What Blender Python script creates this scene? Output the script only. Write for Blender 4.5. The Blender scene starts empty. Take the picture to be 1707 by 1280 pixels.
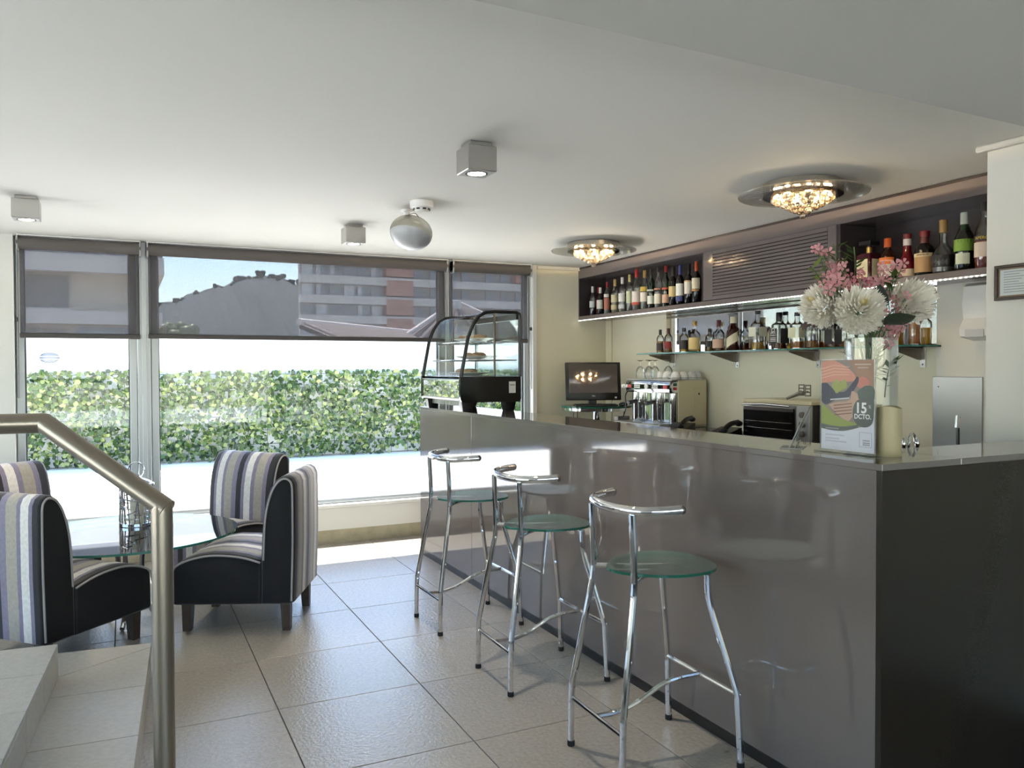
import bpy, bmesh, math, random
from mathutils import Matrix, Vector
random.seed(7)
PI = math.pi
scene = bpy.context.scene
COL = scene.collection

# ------------------------------------------------------------------ camera
cam_data = bpy.data.cameras.new('camera')
cam = bpy.data.objects.new('camera', cam_data)
COL.objects.link(cam)
FPX = 1337.04
cam_data.sensor_width = 36.0
cam_data.lens = 36.0 * FPX / 1707.0
cam_data.clip_start = 0.05
cam_data.clip_end = 2000
RM = Matrix(((0.9003031, 0.0113901, -0.4351145), (-0.4352527, 0.0164945, -0.9001572), (-0.0030759, 0.9997991, 0.0198076)))
# the rows of RM are the world axes in camera coordinates
cam.matrix_world = Matrix.Translation((0, 0, 1.37)) @ RM.to_4x4()
scene.camera = cam

# ------------------------------------------------------------------ light
scene.view_settings.view_transform = 'Standard'
scene.view_settings.look = 'None'
scene.view_settings.gamma = 1.0
scene.view_settings.use_curve_mapping = False
scene.view_settings.exposure = 1.62
scene.cycles.use_denoising = True
scene.cycles.max_bounces = 8
scene.cycles.diffuse_bounces = 5
scene.cycles.glossy_bounces = 4
scene.cycles.transparent_max_bounces = 24
scene.cycles.transmission_bounces = 8
scene.cycles.sample_clamp_indirect = 8.0
scene.cycles.caustics_reflective = False
scene.cycles.caustics_refractive = False

world = bpy.data.worlds.new('sky_world')
scene.world = world
world.use_nodes = True
wn = world.node_tree
for n in list(wn.nodes): wn.nodes.remove(n)
wo = wn.nodes.new('ShaderNodeOutputWorld')
wb = wn.nodes.new('ShaderNodeBackground')
ws = wn.nodes.new('ShaderNodeTexSky')
ws.sky_type = 'NISHITA'
ws.sun_disc = False
ws.sun_elevation = math.radians(68)
ws.sun_rotation = math.radians(15)
ws.air_density = 1.0
ws.dust_density = 0.6
ws.ozone_density = 1.0
wb.inputs['Strength'].default_value = 0.36
wn.links.new(ws.outputs[0], wb.inputs['Color'])
wn.links.new(wb.outputs[0], wo.inputs['Surface'])

sd = bpy.data.lights.new('sun', 'SUN')
sd.energy = 10.0
sd.angle = math.radians(0.6)
sd.color = (1.0, 0.965, 0.92)
sun = bpy.data.objects.new('sun', sd)
COL.objects.link(sun)
# sun stands high beyond the terrace and shines into the room
sun_to = Vector((0.08, -0.42, -0.90)).normalized()
sun.rotation_euler = sun_to.to_track_quat('-Z', 'Y').to_euler()
sun.location = (2, 15, 20)

# ------------------------------------------------------------------ helpers
def lin(c):
    c /= 255.0
    return c / 12.92 if c <= 0.04045 else ((c + 0.055) / 1.055) ** 2.4
def rgb(r, g, b): return (lin(r), lin(g), lin(b), 1.0)

MATS = {}
def mat(name, color=(.8, .8, .8, 1), rough=.5, metal=0.0, spec=.5, coat=0.0, emit=None, estr=0.0, noise=None, bump=None, rnd=0.0):
    """principled material; noise=(scale, amount) varies the colour, bump=(scale, strength), rnd varies by object"""
    if name in MATS: return MATS[name]
    m = bpy.data.materials.new(name); m.use_nodes = True
    nt = m.node_tree; p = nt.nodes['Principled BSDF']
    p.inputs['Base Color'].default_value = color
    p.inputs['Roughness'].default_value = rough
    p.inputs['Metallic'].default_value = metal
    p.inputs['Specular IOR Level'].default_value = spec
    p.inputs['Coat Weight'].default_value = coat
    if emit:
        p.inputs['Emission Color'].default_value = emit
        p.inputs['Emission Strength'].default_value = estr
    tc = None
    if noise or bump:
        tc = nt.nodes.new('ShaderNodeTexCoord')
    src = None
    if noise:
        n = nt.nodes.new('ShaderNodeTexNoise'); n.inputs['Scale'].default_value = noise[0]; n.inputs['Detail'].default_value = 6
        nt.links.new(tc.outputs['Object'], n.inputs['Vector'])
        r = nt.nodes.new('ShaderNodeValToRGB')
        r.color_ramp.elements[0].position = .3; r.color_ramp.elements[1].position = .7
        a = noise[1]
        r.color_ramp.elements[0].color = tuple(max(0, c * (1 - a)) for c in color[:3]) + (1,)
        r.color_ramp.elements[1].color = tuple(min(1, c * (1 + a)) for c in color[:3]) + (1,)
        nt.links.new(n.outputs['Fac'], r.inputs['Fac']); src = r.outputs['Color']
    if rnd:
        oi = nt.nodes.new('ShaderNodeObjectInfo')
        mr = nt.nodes.new('ShaderNodeMapRange'); mr.inputs['To Min'].default_value = 1 - rnd; mr.inputs['To Max'].default_value = 1 + rnd
        nt.links.new(oi.outputs['Random'], mr.inputs['Value'])
        mx = nt.nodes.new('ShaderNodeVectorMath'); mx.operation = 'SCALE'
        if src: nt.links.new(src, mx.inputs[0])
        else: mx.inputs[0].default_value = color[:3]
        nt.links.new(mr.outputs[0], mx.inputs['Scale']); src = mx.outputs[0]
    if src: nt.links.new(src, p.inputs['Base Color'])
    if bump:
        n2 = nt.nodes.new('ShaderNodeTexNoise'); n2.inputs['Scale'].default_value = bump[0]; n2.inputs['Detail'].default_value = 5
        nt.links.new(tc.outputs['Object'], n2.inputs['Vector'])
        b = nt.nodes.new('ShaderNodeBump'); b.inputs['Strength'].default_value = bump[1]; b.inputs['Distance'].default_value = bump[2] if len(bump) > 2 else .01
        nt.links.new(n2.outputs['Fac'], b.inputs['Height']); nt.links.new(b.outputs[0], p.inputs['Normal'])
    MATS[name] = m
    return m

def glass(name, tint=(.95, .97, .96), refl=.08, body=0.0, bodycol=(.5, .5, .5, 1), rough=0.02):
    """thin see-through glass: tinted pass-through, mirror part by facing angle, optional cloudy body"""
    if name in MATS: return MATS[name]
    m = bpy.data.materials.new(name); m.use_nodes = True
    nt = m.node_tree
    for n in list(nt.nodes): nt.nodes.remove(n)
    out = nt.nodes.new('ShaderNodeOutputMaterial')
    tr = nt.nodes.new('ShaderNodeBsdfTransparent'); tr.inputs['Color'].default_value = tuple(tint) + (1,)
    gl = nt.nodes.new('ShaderNodeBsdfGlossy'); gl.inputs['Roughness'].default_value = rough
    lw = nt.nodes.new('ShaderNodeLayerWeight'); lw.inputs['Blend'].default_value = .3
    mr = nt.nodes.new('ShaderNodeMapRange'); mr.inputs['To Min'].default_value = refl * .5; mr.inputs['To Max'].default_value = min(1, refl * 7)
    nt.links.new(lw.outputs['Fresnel'], mr.inputs['Value'])
    mix = nt.nodes.new('ShaderNodeMixShader')
    nt.links.new(mr.outputs[0], mix.inputs['Fac'])
    base = tr.outputs[0]
    if body > 0:
        df = nt.nodes.new('ShaderNodeBsdfDiffuse'); df.inputs['Color'].default_value = bodycol
        tl = nt.nodes.new('ShaderNodeBsdfTranslucent'); tl.inputs['Color'].default_value = bodycol
        m0 = nt.nodes.new('ShaderNodeMixShader'); m0.inputs['Fac'].default_value = .5
        nt.links.new(df.outputs[0], m0.inputs[1]); nt.links.new(tl.outputs[0], m0.inputs[2])
        m1 = nt.nodes.new('ShaderNodeMixShader'); m1.inputs['Fac'].default_value = body
        nt.links.new(tr.outputs[0], m1.inputs[1]); nt.links.new(m0.outputs[0], m1.inputs[2]); base = m1.outputs[0]
    nt.links.new(base, mix.inputs[1]); nt.links.new(gl.outputs[0], mix.inputs[2])
    nt.links.new(mix.outputs[0], out.inputs['Surface'])
    MATS[name] = m
    return m

class B:
    """collects shapes into one bmesh"""
    def __init__(s): s.bm = bmesh.new()
    def _mi(s, faces, mi):
        for f in faces: f.material_index = mi
    def box(s, c, d, bevel=0.0, mi=0, M=None, seg=1):
        r = bmesh.ops.create_cube(s.bm, size=1.0)
        vs = r['verts']
        for v in vs: v.co = Vector((v.co.x * d[0], v.co.y * d[1], v.co.z * d[2]))
        fs = set(f for v in vs for f in v.link_faces)
        if bevel > 0:
            es = list(set(e for v in vs for e in v.link_edges))
            rb = bmesh.ops.bevel(s.bm, geom=es, offset=min(bevel, min(d) * .49), segments=seg, profile=.5, affect='EDGES', clamp_overlap=True)
            fs = set(rb['faces']); vs = set(v for f in fs for v in f.verts)
            more = set(f for v in vs for f in v.link_faces); fs |= more
            vs = set(v for f in fs for v in f.verts)
        T = Matrix.Translation(c)
        if M is not None: T = T @ M.to_4x4()
        for v in vs: v.co = T @ v.co
        s._mi(fs, mi)
        return s
    def span(s, a, b, bevel=0.0, mi=0, seg=1):
        c = [(a[i] + b[i]) / 2 for i in range(3)]; d = [abs(b[i] - a[i]) for i in range(3)]
        return s.box(c, d, bevel, mi, None, seg)
    def rows(s, rows, closed=True, mi=0, cap0=False, cap1=False, M=None, capmi=None):
        bm = s.bm; R = []
        for row in rows:
            R.append([bm.verts.new((M @ Vector(p)) if M is not None else p) for p in row])
        n = len(R[0]); fs = []
        for i in range(len(R) - 1):
            for j in range(n if closed else n - 1):
                k = (j + 1) % n
                try: fs.append(bm.faces.new((R[i][j], R[i][k], R[i + 1][k], R[i + 1][j])))
                except ValueError: pass
        s._mi(fs, mi)
        cf = []
        if cap0: cf.append(bm.faces.new(list(reversed(R[0]))))
        if cap1: cf.append(bm.faces.new(R[-1]))
        s._mi(cf, mi if capmi is None else capmi)
        return s
    def lathe(s, prof, n=20, c=(0, 0, 0), mi=0, M=None, a0=0.0, a1=2 * PI, sq=None):
        """profile [(r, z)]; sq=(hw, hd) stretches into a rounded rectangle"""
        full = abs(a1 - a0) > 2 * PI - 1e-4
        T = Matrix.Translation(c)
        if M is not None: T = T @ M.to_4x4()
        rows = []
        for r, z in prof:
            row = []
            for i in range(n if full else n + 1):
                a = a0 + (a1 - a0) * i / n
                x, y = math.cos(a), math.sin(a)
                if sq:
                    e = sq[2] if len(sq) > 2 else .35
                    x = math.copysign(abs(x) ** e, x) * sq[0]; y = math.copysign(abs(y) ** e, y) * sq[1]
                row.append(T @ Vector((max(r, 1e-4) * x, max(r, 1e-4) * y, z)))
            rows.append(row)
        s.rows(rows, closed=full, mi=mi, cap0=full and prof[0][0] > 1e-3, cap1=full and prof[-1][0] > 1e-3)
        return s
    def tube(s, pts, r, n=8, closed=False, mi=0, caps=True):
        pts = [Vector(p) for p in pts]; m = len(pts)
        up = None; rows = []
        for i in range(m):
            a = pts[(i - 1) % m] if (closed or i > 0) else pts[i]
            b = pts[(i + 1) % m] if (closed or i < m - 1) else pts[i]
            t = (b - a).normalized()
            if up is None:
                up = Vector((0, 0, 1)) if abs(t.z) < .9 else Vector((1, 0, 0))
            up = (up - t * up.dot(t)).normalized()
            sd_ = t.cross(up)
            rr = r[i] if isinstance(r, (list, tuple)) else r
            rows.append([pts[i] + (up * math.cos(2 * PI * j / n) + sd_ * math.sin(2 * PI * j / n)) * rr for j in range(n)])
        if closed: rows.append(rows[0])
        s.rows(rows, True, mi, caps and not closed, caps and not closed)
        if closed: bmesh.ops.remove_doubles(s.bm, verts=s.bm.verts, dist=1e-6)
        return s
    def prism(s, poly, h, M=None, mi=0, capmi=None):
        a = [Vector((p[0], p[1], 0)) for p in poly]; b = [Vector((p[0], p[1], h)) for p in poly]
        return s.rows([a, b], True, mi, True, True, M, capmi)
    def quad(s, pts, mi=0):
        f = s.bm.faces.new([s.bm.verts.new(p) for p in pts]); f.material_index = mi
        return s
    def ball(s, c, r, u=12, v=8, mi=0, sc=(1, 1, 1)):
        T = Matrix.Translation(c) @ Matrix.Diagonal((sc[0], sc[1], sc[2], 1))
        res = bmesh.ops.create_uvsphere(s.bm, u_segments=u, v_segments=v, radius=r, matrix=T)
        s._mi(set(f for vv in res['verts'] for f in vv.link_faces), mi)
        return s
    def mesh(s, name, mats, smooth=True, angle=.6):
        bm = s.bm
        bmesh.ops.recalc_face_normals(bm, faces=bm.faces)
        for f in bm.faces: f.smooth = smooth
        if smooth:
            for e in bm.edges:
                if len(e.link_faces) == 2 and e.calc_face_angle(0) > angle: e.smooth = False
        me = bpy.data.meshes.new(name); bm.to_mesh(me); bm.free()
        for m in (mats if isinstance(mats, (list, tuple)) else [mats]): me.materials.append(m)
        return me
    def to(s, name, mats, parent=None, loc=(0, 0, 0), rot=(0, 0, 0), smooth=True, angle=.6):
        o = bpy.data.objects.new(name, s.mesh(name, mats, smooth, angle)); COL.objects.link(o)
        o.location = loc; o.rotation_euler = rot
        if parent is not None: o.parent = parent
        return o

def tag(o, label=None, cat=None, group=None, kind=None):
    if label: o['label'] = label
    if cat: o['category'] = cat
    if group: o['group'] = group
    if kind: o['kind'] = kind
    return o
def thing(name, label, cat, loc=(0, 0, 0), rz=0.0, group=None):
    o = bpy.data.objects.new(name, None); COL.objects.link(o)
    o.empty_display_size = .1
    o.location = loc; o.rotation_euler = (0, 0, rz)
    return tag(o, label, cat, group)
def struct(o): o['kind'] = 'structure'; return o
def inst(name, me, parent=None, loc=(0, 0, 0), rot=(0, 0, 0)):
    o = bpy.data.objects.new(name, me); COL.objects.link(o); o.location = loc; o.rotation_euler = rot
    if parent is not None: o.parent = parent
    return o
def copy_tree(o, parent=None):
    c = o.copy(); COL.objects.link(c)
    if parent is not None: c.parent = parent
    for ch in list(o.children): copy_tree(ch, c)
    return c
def text_mesh(txt, size, ext=0.0006, align='CENTER', wrap=None, bold=0.0):
    cu = bpy.data.curves.new('t', 'FONT'); cu.body = txt; cu.size = size; cu.extrude = ext; cu.align_x = align; cu.align_y = 'CENTER'
    cu.resolution_u = 3; cu.offset = bold
    ob = bpy.data.objects.new('t', cu); COL.objects.link(ob)
    bpy.context.view_layer.update()
    me = bpy.data.meshes.new_from_object(ob.evaluated_get(bpy.context.evaluated_depsgraph_get()))
    bpy.data.objects.remove(ob)
    me.materials.clear()
    if wrap:   # bend round a vertical cylinder whose label centre looks along -x
        for v in me.vertices:
            a = v.co.x / wrap; z = v.co.y; r = wrap + v.co.z
            v.co = Vector((-math.cos(a) * r, math.sin(a) * -1 * r, z))
    return me
def arc(cx, cz, r, a0, a1, n):
    return [(cx + r * math.cos(math.radians(a0 + (a1 - a0) * i / n)), cz + r * math.sin(math.radians(a0 + (a1 - a0) * i / n))) for i in range(n + 1)]
def smooth_path(pts, n=6):
    """Catmull-Rom through the points"""
    P = [Vector(p) for p in pts]; out = []
    for i in range(len(P) - 1):
        p0 = P[max(0, i - 1)]; p1 = P[i]; p2 = P[i + 1]; p3 = P[min(len(P) - 1, i + 2)]
        for k in range(n):
            t = k / n
            out.append(.5 * ((2 * p1) + (-p0 + p2) * t + (2 * p0 - 5 * p1 + 4 * p2 - p3) * t * t + (-p0 + 3 * p1 - 3 * p2 + p3) * t ** 3))
    out.append(P[-1])
    return out

# ------------------------------------------------------------------ materials
M_ceil = mat('ceiling_paint', rgb(226, 225, 220), .9, noise=(1.5, .01))
M_wall = mat('white_wall_paint', rgb(224, 223, 217), .85)
M_cream = mat('cream_wall_paint', rgb(224, 219, 198), .8, noise=(2, .015))
M_palewall = mat('pale_wall_paint', rgb(222, 220, 212), .8)
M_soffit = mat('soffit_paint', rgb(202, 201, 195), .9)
M_tile = mat('stone_tile', rgb(153, 147, 138), .27, spec=.7, noise=(60, .10), bump=(75, .32, .008), rnd=.05)
M_grout = mat('dark_grout', rgb(70, 66, 60), .9)
M_alu = mat('aluminium_frame', rgb(165, 168, 170), .35, .6)
M_sillpaint = mat('sill_paint', rgb(232, 231, 226), .5)
M_concrete = mat('concrete_skirting', rgb(176, 168, 142), .85, noise=(14, .12), bump=(40, .2))
M_chrome = mat('chrome', rgb(225, 226, 228), .07, 1.0)
M_steel = mat('brushed_steel', rgb(190, 188, 184), .28, 1.0)
M_railsteel = mat('satin_rail_steel', rgb(152, 143, 130), .33, 1.0)
M_darksteel = mat('bracket_steel', rgb(120, 112, 104), .35, .9)
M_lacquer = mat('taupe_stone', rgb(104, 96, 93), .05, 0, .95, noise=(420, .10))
M_endshade = mat('shaded_end_stone', rgb(42, 36, 30), .25, 0, .25, noise=(300, .06))  # same stone as the front, shade of the dim side put into the colour
M_cab = mat('cabinet_lacquer', rgb(110, 102, 102), .10, 0, .5)
M_cabin = mat('cabinet_interior', rgb(58, 52, 56), .25)
M_black = mat('black_plastic', rgb(22, 21, 22), .35)
M_gloss_black = mat('gloss_black', rgb(14, 14, 15), .08)
M_rubber = mat('black_rubber', rgb(18, 18, 18), .7)
M_white = mat('white_plastic', rgb(228, 228, 226), .35)
M_mirror = mat('mirror_silver', (.9, .91, .9, 1), .01, 1.0)
M_winglass = glass('window_glass', (.97, .985, .98), .045)
M_blindfab = None
M_wood = mat('dark_wood', rgb(66, 54, 46), .45, noise=(30, .25))
# ================================================================== STRUCTURE
YW = 6.271; ZC = 2.27; KW = .025
XL, YB = -3.6, -3.2
def WX(Y, off=0.0): return 3.99 - (YW - Y) * KW - off      # bar wall, slightly out of square
RW = -KW

def bsdf_mix(name, t_fac, col):
    m = bpy.data.materials.new(name); m.use_nodes = True; nt = m.node_tree
    for n in list(nt.nodes): nt.nodes.remove(n)
    out = nt.nodes.new('ShaderNodeOutputMaterial')
    tr = nt.nodes.new('ShaderNodeBsdfTransparent')
    df = nt.nodes.new('ShaderNodeBsdfDiffuse'); df.inputs['Color'].default_value = col
    tl = nt.nodes.new('ShaderNodeBsdfTranslucent'); tl.inputs['Color'].default_value = col
    a = nt.nodes.new('ShaderNodeMixShader'); a.inputs['Fac'].default_value = .3
    b = nt.nodes.new('ShaderNodeMixShader')
    # fine woven mesh: openness varies a little with the threads
    tc = nt.nodes.new('ShaderNodeTexCoord'); ns = nt.nodes.new('ShaderNodeTexNoise'); ns.inputs['Scale'].default_value = 90
    mp = nt.nodes.new('ShaderNodeMapping'); mp.inputs['Scale'].default_value = (1, 1, 14)
    mr = nt.nodes.new('ShaderNodeMapRange'); mr.inputs['To Min'].default_value = 1 - t_fac - .05; mr.inputs['To Max'].default_value = 1 - t_fac + .05
    nt.links.new(tc.outputs['Object'], mp.inputs['Vector']); nt.links.new(mp.outputs[0], ns.inputs['Vector']); nt.links.new(ns.outputs['Fac'], mr.inputs['Value'])
    nt.links.new(df.outputs[0], a.inputs[1]); nt.links.new(tl.outputs[0], a.inputs[2])
    nt.links.new(mr.outputs[0], b.inputs['Fac']); nt.links.new(tr.outputs[0], b.inputs[1]); nt.links.new(a.outputs[0], b.inputs[2])
    nt.links.new(b.outputs[0], out.inputs['Surface'])
    return m
M_blindfab = bsdf_mix('blind_screen_fabric', .36, rgb(104, 101, 103))
M_blindbar = mat('blind_bar', rgb(62, 58, 57), .45)
M_blindroll = mat('blind_roll_fabric', rgb(98, 93, 90), .8)

# ---- floor with its tiles
fl = struct(B().span((XL, YB, -.12), (4.3, YW, -.012)).to('floor', M_grout))
TX0, TY0, TS, TG = .543, 3.295, .6, .004
t_full = B().box((0, 0, -.008), (TS - TG, TS - TG, .016), .0012).mesh('tile', M_tile)
t_edge = B().box((0, 0, -.008), (TS - TG, .572, .016), .0012).mesh('tile', M_tile)
for i in range(-6, 3):
    for j in range(-6, 5):
        x = TX0 + (i + .5) * TS; y = TY0 + (j + .5) * TS
        if x < XL or x > 2.2: continue
        if j == 4: inst('tile', t_edge, fl, (x, 5.695 + .576 / 2, 0))
        else: inst('tile', t_full, fl, (x, y, 0))
# ---- ceiling and lower soffit near the camera
struct(B().span((XL, 1.4, ZC), (4.3, YW + .4, ZC + .12)).to('ceiling', M_ceil))
sf = struct(B().prism([(XL, YB), (4.3, YB), (4.3, 1.56 + .029 * 4.3), (XL, 1.56 + .029 * XL)], .24, Matrix.Translation((0, 0, 2.15))).to('trim_1', M_soffit)); tag(sf, 'lower dropped ceiling section near the viewer')

# ---- window wall
OX0, OX1, SZ = -.66, 3.225, .302
w = B()
w.span((XL, YW, 0), (OX0, YW + .2, ZC))
w.span((OX0, YW + .01, 0), (OX1, YW + .2, SZ - .004))
struct(w.to('wall_back', M_wall))
struct(B().span((OX1 + .04, YW, 0), (4.3, YW + .2, ZC)).to('wall_corner', M_cream))
struct(B().span((OX0, YW - .012, SZ - .03), (OX1, YW + .2, SZ), .004).to('trim_2', M_sillpaint))
struct(B().span((OX0 - .3, YW - .012, .105), (OX1, YW + .012, SZ - .03)).to('trim_3', M_wall))
struct(B().span((OX0 - .3, YW - .010, 0), (OX1 + .04, YW + .01, .105)).to('baseboard_back', M_concrete))
struct(B().span((OX1 + .002, YW - .018, 0), (OX1 + .042, YW + .2, ZC), .003).to('trim_4', M_sillpaint))
struct(B().span((OX1 + .042, YW - .03, ZC - .03), (3.70, YW - .001, ZC), .004).to('trim_5', M_palewall))
# ---- bar wall (out of square), pale end part, near wall
struct(B().span((0, -4.6, 0), (.2, .3, ZC)).to('wall_right', M_cream, None, (3.99, YW, 0), (0, 0, RW)))
struct(B().span((-.03, -4.3, 0), (0, -3.425, 1.80)).to('wall_pale_end', M_palewall, None, (3.99, YW, 0), (0, 0, RW)))  # slightly raised paler slab over the end of the bar wall
struct(B().span((3.185, YB, 0), (3.86, 2.119, ZC)).to('wall_near', M_palewall))
struct(B().span((3.150, 1.612, ZC - .026), (3.184, 2.15, ZC - .001), .006).to('trim_6', M_palewall))
struct(B().span((-.016, -.12, .0), (-.001, -.03, 1.80), .003).to('trim_7', M_cream, None, (3.99, YW, 0), (0, 0, RW)))
# ---- rest of the room behind the viewer: left wall with a long unseen window, back wall with a window added for fill light
lw = B()
lw.span((XL - .2, YB, 0), (XL, 0.2, ZC)); lw.span((XL - .2, 6.0, 0), (XL, YW, ZC)); lw.span((XL - .2, .2, 0), (XL, 6.0, .32)); lw.span((XL - .2, .2, 2.2), (XL, 6.0, ZC + .1))
struct(lw.to('wall_left', M_wall))
fw = B().span((XL - .2, YB - .2, 0), (-3.2, YB, 2.4)).span((2.6, YB - .2, 0), (4.3, YB, 2.4)).span((-3.2, YB - .2, 0), (2.6, YB, .3)).span((-3.2, YB - .2, 2.08), (2.6, YB, 2.4))
struct(fw.to('wall_front', M_wall))
wb_ = struct(B().span((-3.2, YB - .12, .3), (2.6, YB - .06, .35)).span((-3.2, YB - .12, 2.03), (2.6, YB - .06, 2.08)).to('window_5', M_alu))  # unseen window added behind the viewer to brighten ceiling and soffit
for x in (-3.2, -1.3, .6, 2.55): B().span((x, YB - .12, .35), (x + .05, YB - .06, 2.03)).to('mullion', M_alu, wb_)
B().span((-3.15, YB - .092, .35), (2.55, YB - .088, 2.03)).to('pane', M_winglass, wb_, smooth=False)
wf = struct(B().span((XL - .12, .2, .32), (XL - .06, 6.0, .37)).span((XL - .12, .2, 2.15), (XL - .06, 6.0, 2.2)).to('window_4', M_alu))
for y in (.2, 2.1, 4.05, 5.95): B().span((XL - .12, y, .37), (XL - .06, y + .05, 2.15)).to('mullion', M_alu, wf)
B().span((XL - .092, .2, .37), (XL - .088, 6.0, 2.15)).to('pane', M_winglass, wf, smooth=False)

# ---- windows: frames and panes
def window(i, x0, x1):
    yb, yf = YW + .05, YW + .12
    fr = struct(B().span((x0, yb, SZ), (x0 + .05, yf, ZC), .004).to('window_%d' % i, M_alu))
    B().span((x1 - .05, yb, SZ), (x1, yf, ZC), .004).to('frame_stile', M_alu, fr)
    B().span((x0 + .05, yb, SZ), (x1 - .05, yf, SZ + .035), .004).to('frame_rail', M_alu, fr)
    B().span((x0 + .05, yb, ZC - .06), (x1 - .05, yf, ZC), .004).to('frame_rail', M_alu, fr)
    B().span((x0 + .05, yb + .03, SZ + .035), (x1 - .05, yb + .038, ZC - .06)).to('pane', M_winglass, fr, smooth=False)
    for xx in (x0 + .053, x1 - .053):
        B().span((xx - .003, yb + .022, SZ + .035), (xx + .003, yb + .046, ZC - .06)).to('gasket', M_rubber, fr)
window(1, -.655, .085)
window(2, .175, 2.425)
window(3, 2.455, 3.225)
ml = struct(B().span((.087, YW + .02, SZ), (.173, YW + .14, ZC), .005).to('trim_8', M_alu))
B().span((.113, YW + .005, SZ), (.147, YW + .02, ZC), .003).to('cover_strip', M_alu, ml)
ml2 = struct(B().span((2.426, YW + .02, SZ), (2.454, YW + .14, ZC), .004).to('trim_9', M_alu))

# ---- roller blinds
def blind(x0, x1, zb, label, chain):
    t = thing('roller_blind', label, 'blind', ((x0 + x1) / 2, YW - .03, zb), 0, 'roller blinds on the window wall')
    h = (x1 - x0) / 2
    B().tube([(-h, 0, ZC - zb - .055), (h, 0, ZC - zb - .055)], .042, 16).to('fabric_roll', M_blindroll, t)
    B().span((-h, -.035, ZC - zb - .01), (h, .03, ZC - zb - .001), .002).to('head_rail', M_white, t)
    for sx in (-1, 1):
        B().span((sx * h - .006 * (1 + sx), -.04, ZC - zb - .11), (sx * h + .006 * (1 - sx), .04, ZC - zb - .01), .003).to('end_bracket', M_alu, t)
    B().span((-h + .012, .034, .03), (h - .012, .0352, ZC - zb - .06)).to('screen_fabric', M_blindfab, t, smooth=False)
    B().span((-h + .008, .022, -.002), (h - .008, .048, .032), .005).to('bottom_bar', M_blindbar, t)
    if chain:
        c = B(); cx = chain * (h + .006)
        c.tube([(cx, .0, ZC - zb - .07), (cx, -.005, -.4), (cx + .008, -.005, -.405), (cx + .012, .0, ZC - zb - .07)], .0022, 5)
        c.to('pull_chain', M_blindbar, t)
        B().box((cx, 0, .12), (.018, .02, .03), .004).to('chain_weight', M_blindbar, t)
blind(-.635, .115, 1.585, 'narrow grey mesh roller blind in the leftmost window bay', -1)
blind(.15, 2.42, 1.59, 'wide grey mesh roller blind over the long middle window', 0)
blind(2.46, 3.195, 1.592, 'narrow grey mesh roller blind behind the glass display case', 1)

# ---- steps at the left
STX = lambda Y: .09 + (Y - 3.88) * .066         # edge of the lower step, slightly out of square
a_st = math.atan(.066)
st = thing('stair_steps', 'two grey stone tiled steps at the left with dark grout joints', 'steps', (.09, 3.88, 0), -a_st)
# local frame: y runs along the step edges (0 at the far corner, negative towards the viewer), x=0 the lower riser
M_tile2 = mat('step_tile', rgb(176, 172, 163), .40, noise=(50, .08), bump=(110, .25, .006), rnd=.04)
B().span((-3.2, -6.9, .0), (-.012, .055, .118)).to('lower_step', M_grout, st)
B().span((-3.2, -6.9, .138), (-.328, -.247, .256)).to('upper_step', M_grout, st)
tr = st.children[0]; tr2 = st.children[1]
y = -.0
for k in range(8):
    if k: B().span((-.335, y - .46 + .003, .119), (0, y, .137), .0015).to('tread_tile', M_tile2, tr)
    else: B().prism([(0, 0), (-.335, -.242), (-.335, -.457), (0, -.457)], .018, Matrix.Translation((0, 0, .119))).to('tread_tile', M_tile2, tr)
    B().span((-.012, y - .46 + .003, .001), (.0, y, .119), .001).to('riser_tile', M_tile2, tr)
    y -= .46
B().prism([(0, .004), (0, .062), (-1.2, .10), (-1.2, -.242), (-.335, -.239)], .018, Matrix.Translation((0, 0, .119))).to('tread_tile', M_tile2, tr)
B().span((-1.2, .05, .001), (-.001, .062, .119), .001).to('riser_tile', M_tile2, tr)
y = -.245
for k in range(8):
    for q in range(3):
        B().span((-.326 - (q + 1) * .6 + .003, y - .34 + .003, .257), (-.326 - q * .6, y, .274), .0015).to('tread_tile', M_tile2, tr2)
    B().span((-.328, y - .34 + .003, .137), (-.316 - .010, y, .257), .001).to('riser_tile', M_tile2, tr2)
    y -= .34
# ---- handrail
rl = thing('handrail', 'brushed steel tube handrail beside the steps, bending down to its post', 'handrail', (.077, 2.08, 0))
rp = [(0, 0, 1.035), (-.005, .004, 1.05), (-.25, .185, 1.236), (-.27, .19, 1.240), (-.8, .215, 1.240), (-1.9, .27, 1.240)]
B().tube([(0, 0, .0), (0, 0, 1.042)], .0245, 20).lathe([(.06, 0), (.06, .006), (.0245, .008)], 24).to('post', M_railsteel, rl)
B().tube([(.012, -.008, 1.036), (-.258, .19, 1.241)], .0245, 20).to('sloping_rail', M_railsteel, rl)
B().tube([(-.258, .19, 1.239), (-1.9, .27, 1.239)], .0245, 20).to('level_rail', M_railsteel, rl)
B().ball((0, 0, 1.042), .0247, 16, 12).ball((-.258, .19, 1.239), .0247, 16, 12).to('elbow_weld', M_railsteel, rl)
B().tube([(-1.6, .255, .28), (-1.6, .255, 1.235)], .0245, 16).to('post', M_railsteel, rl)

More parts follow.
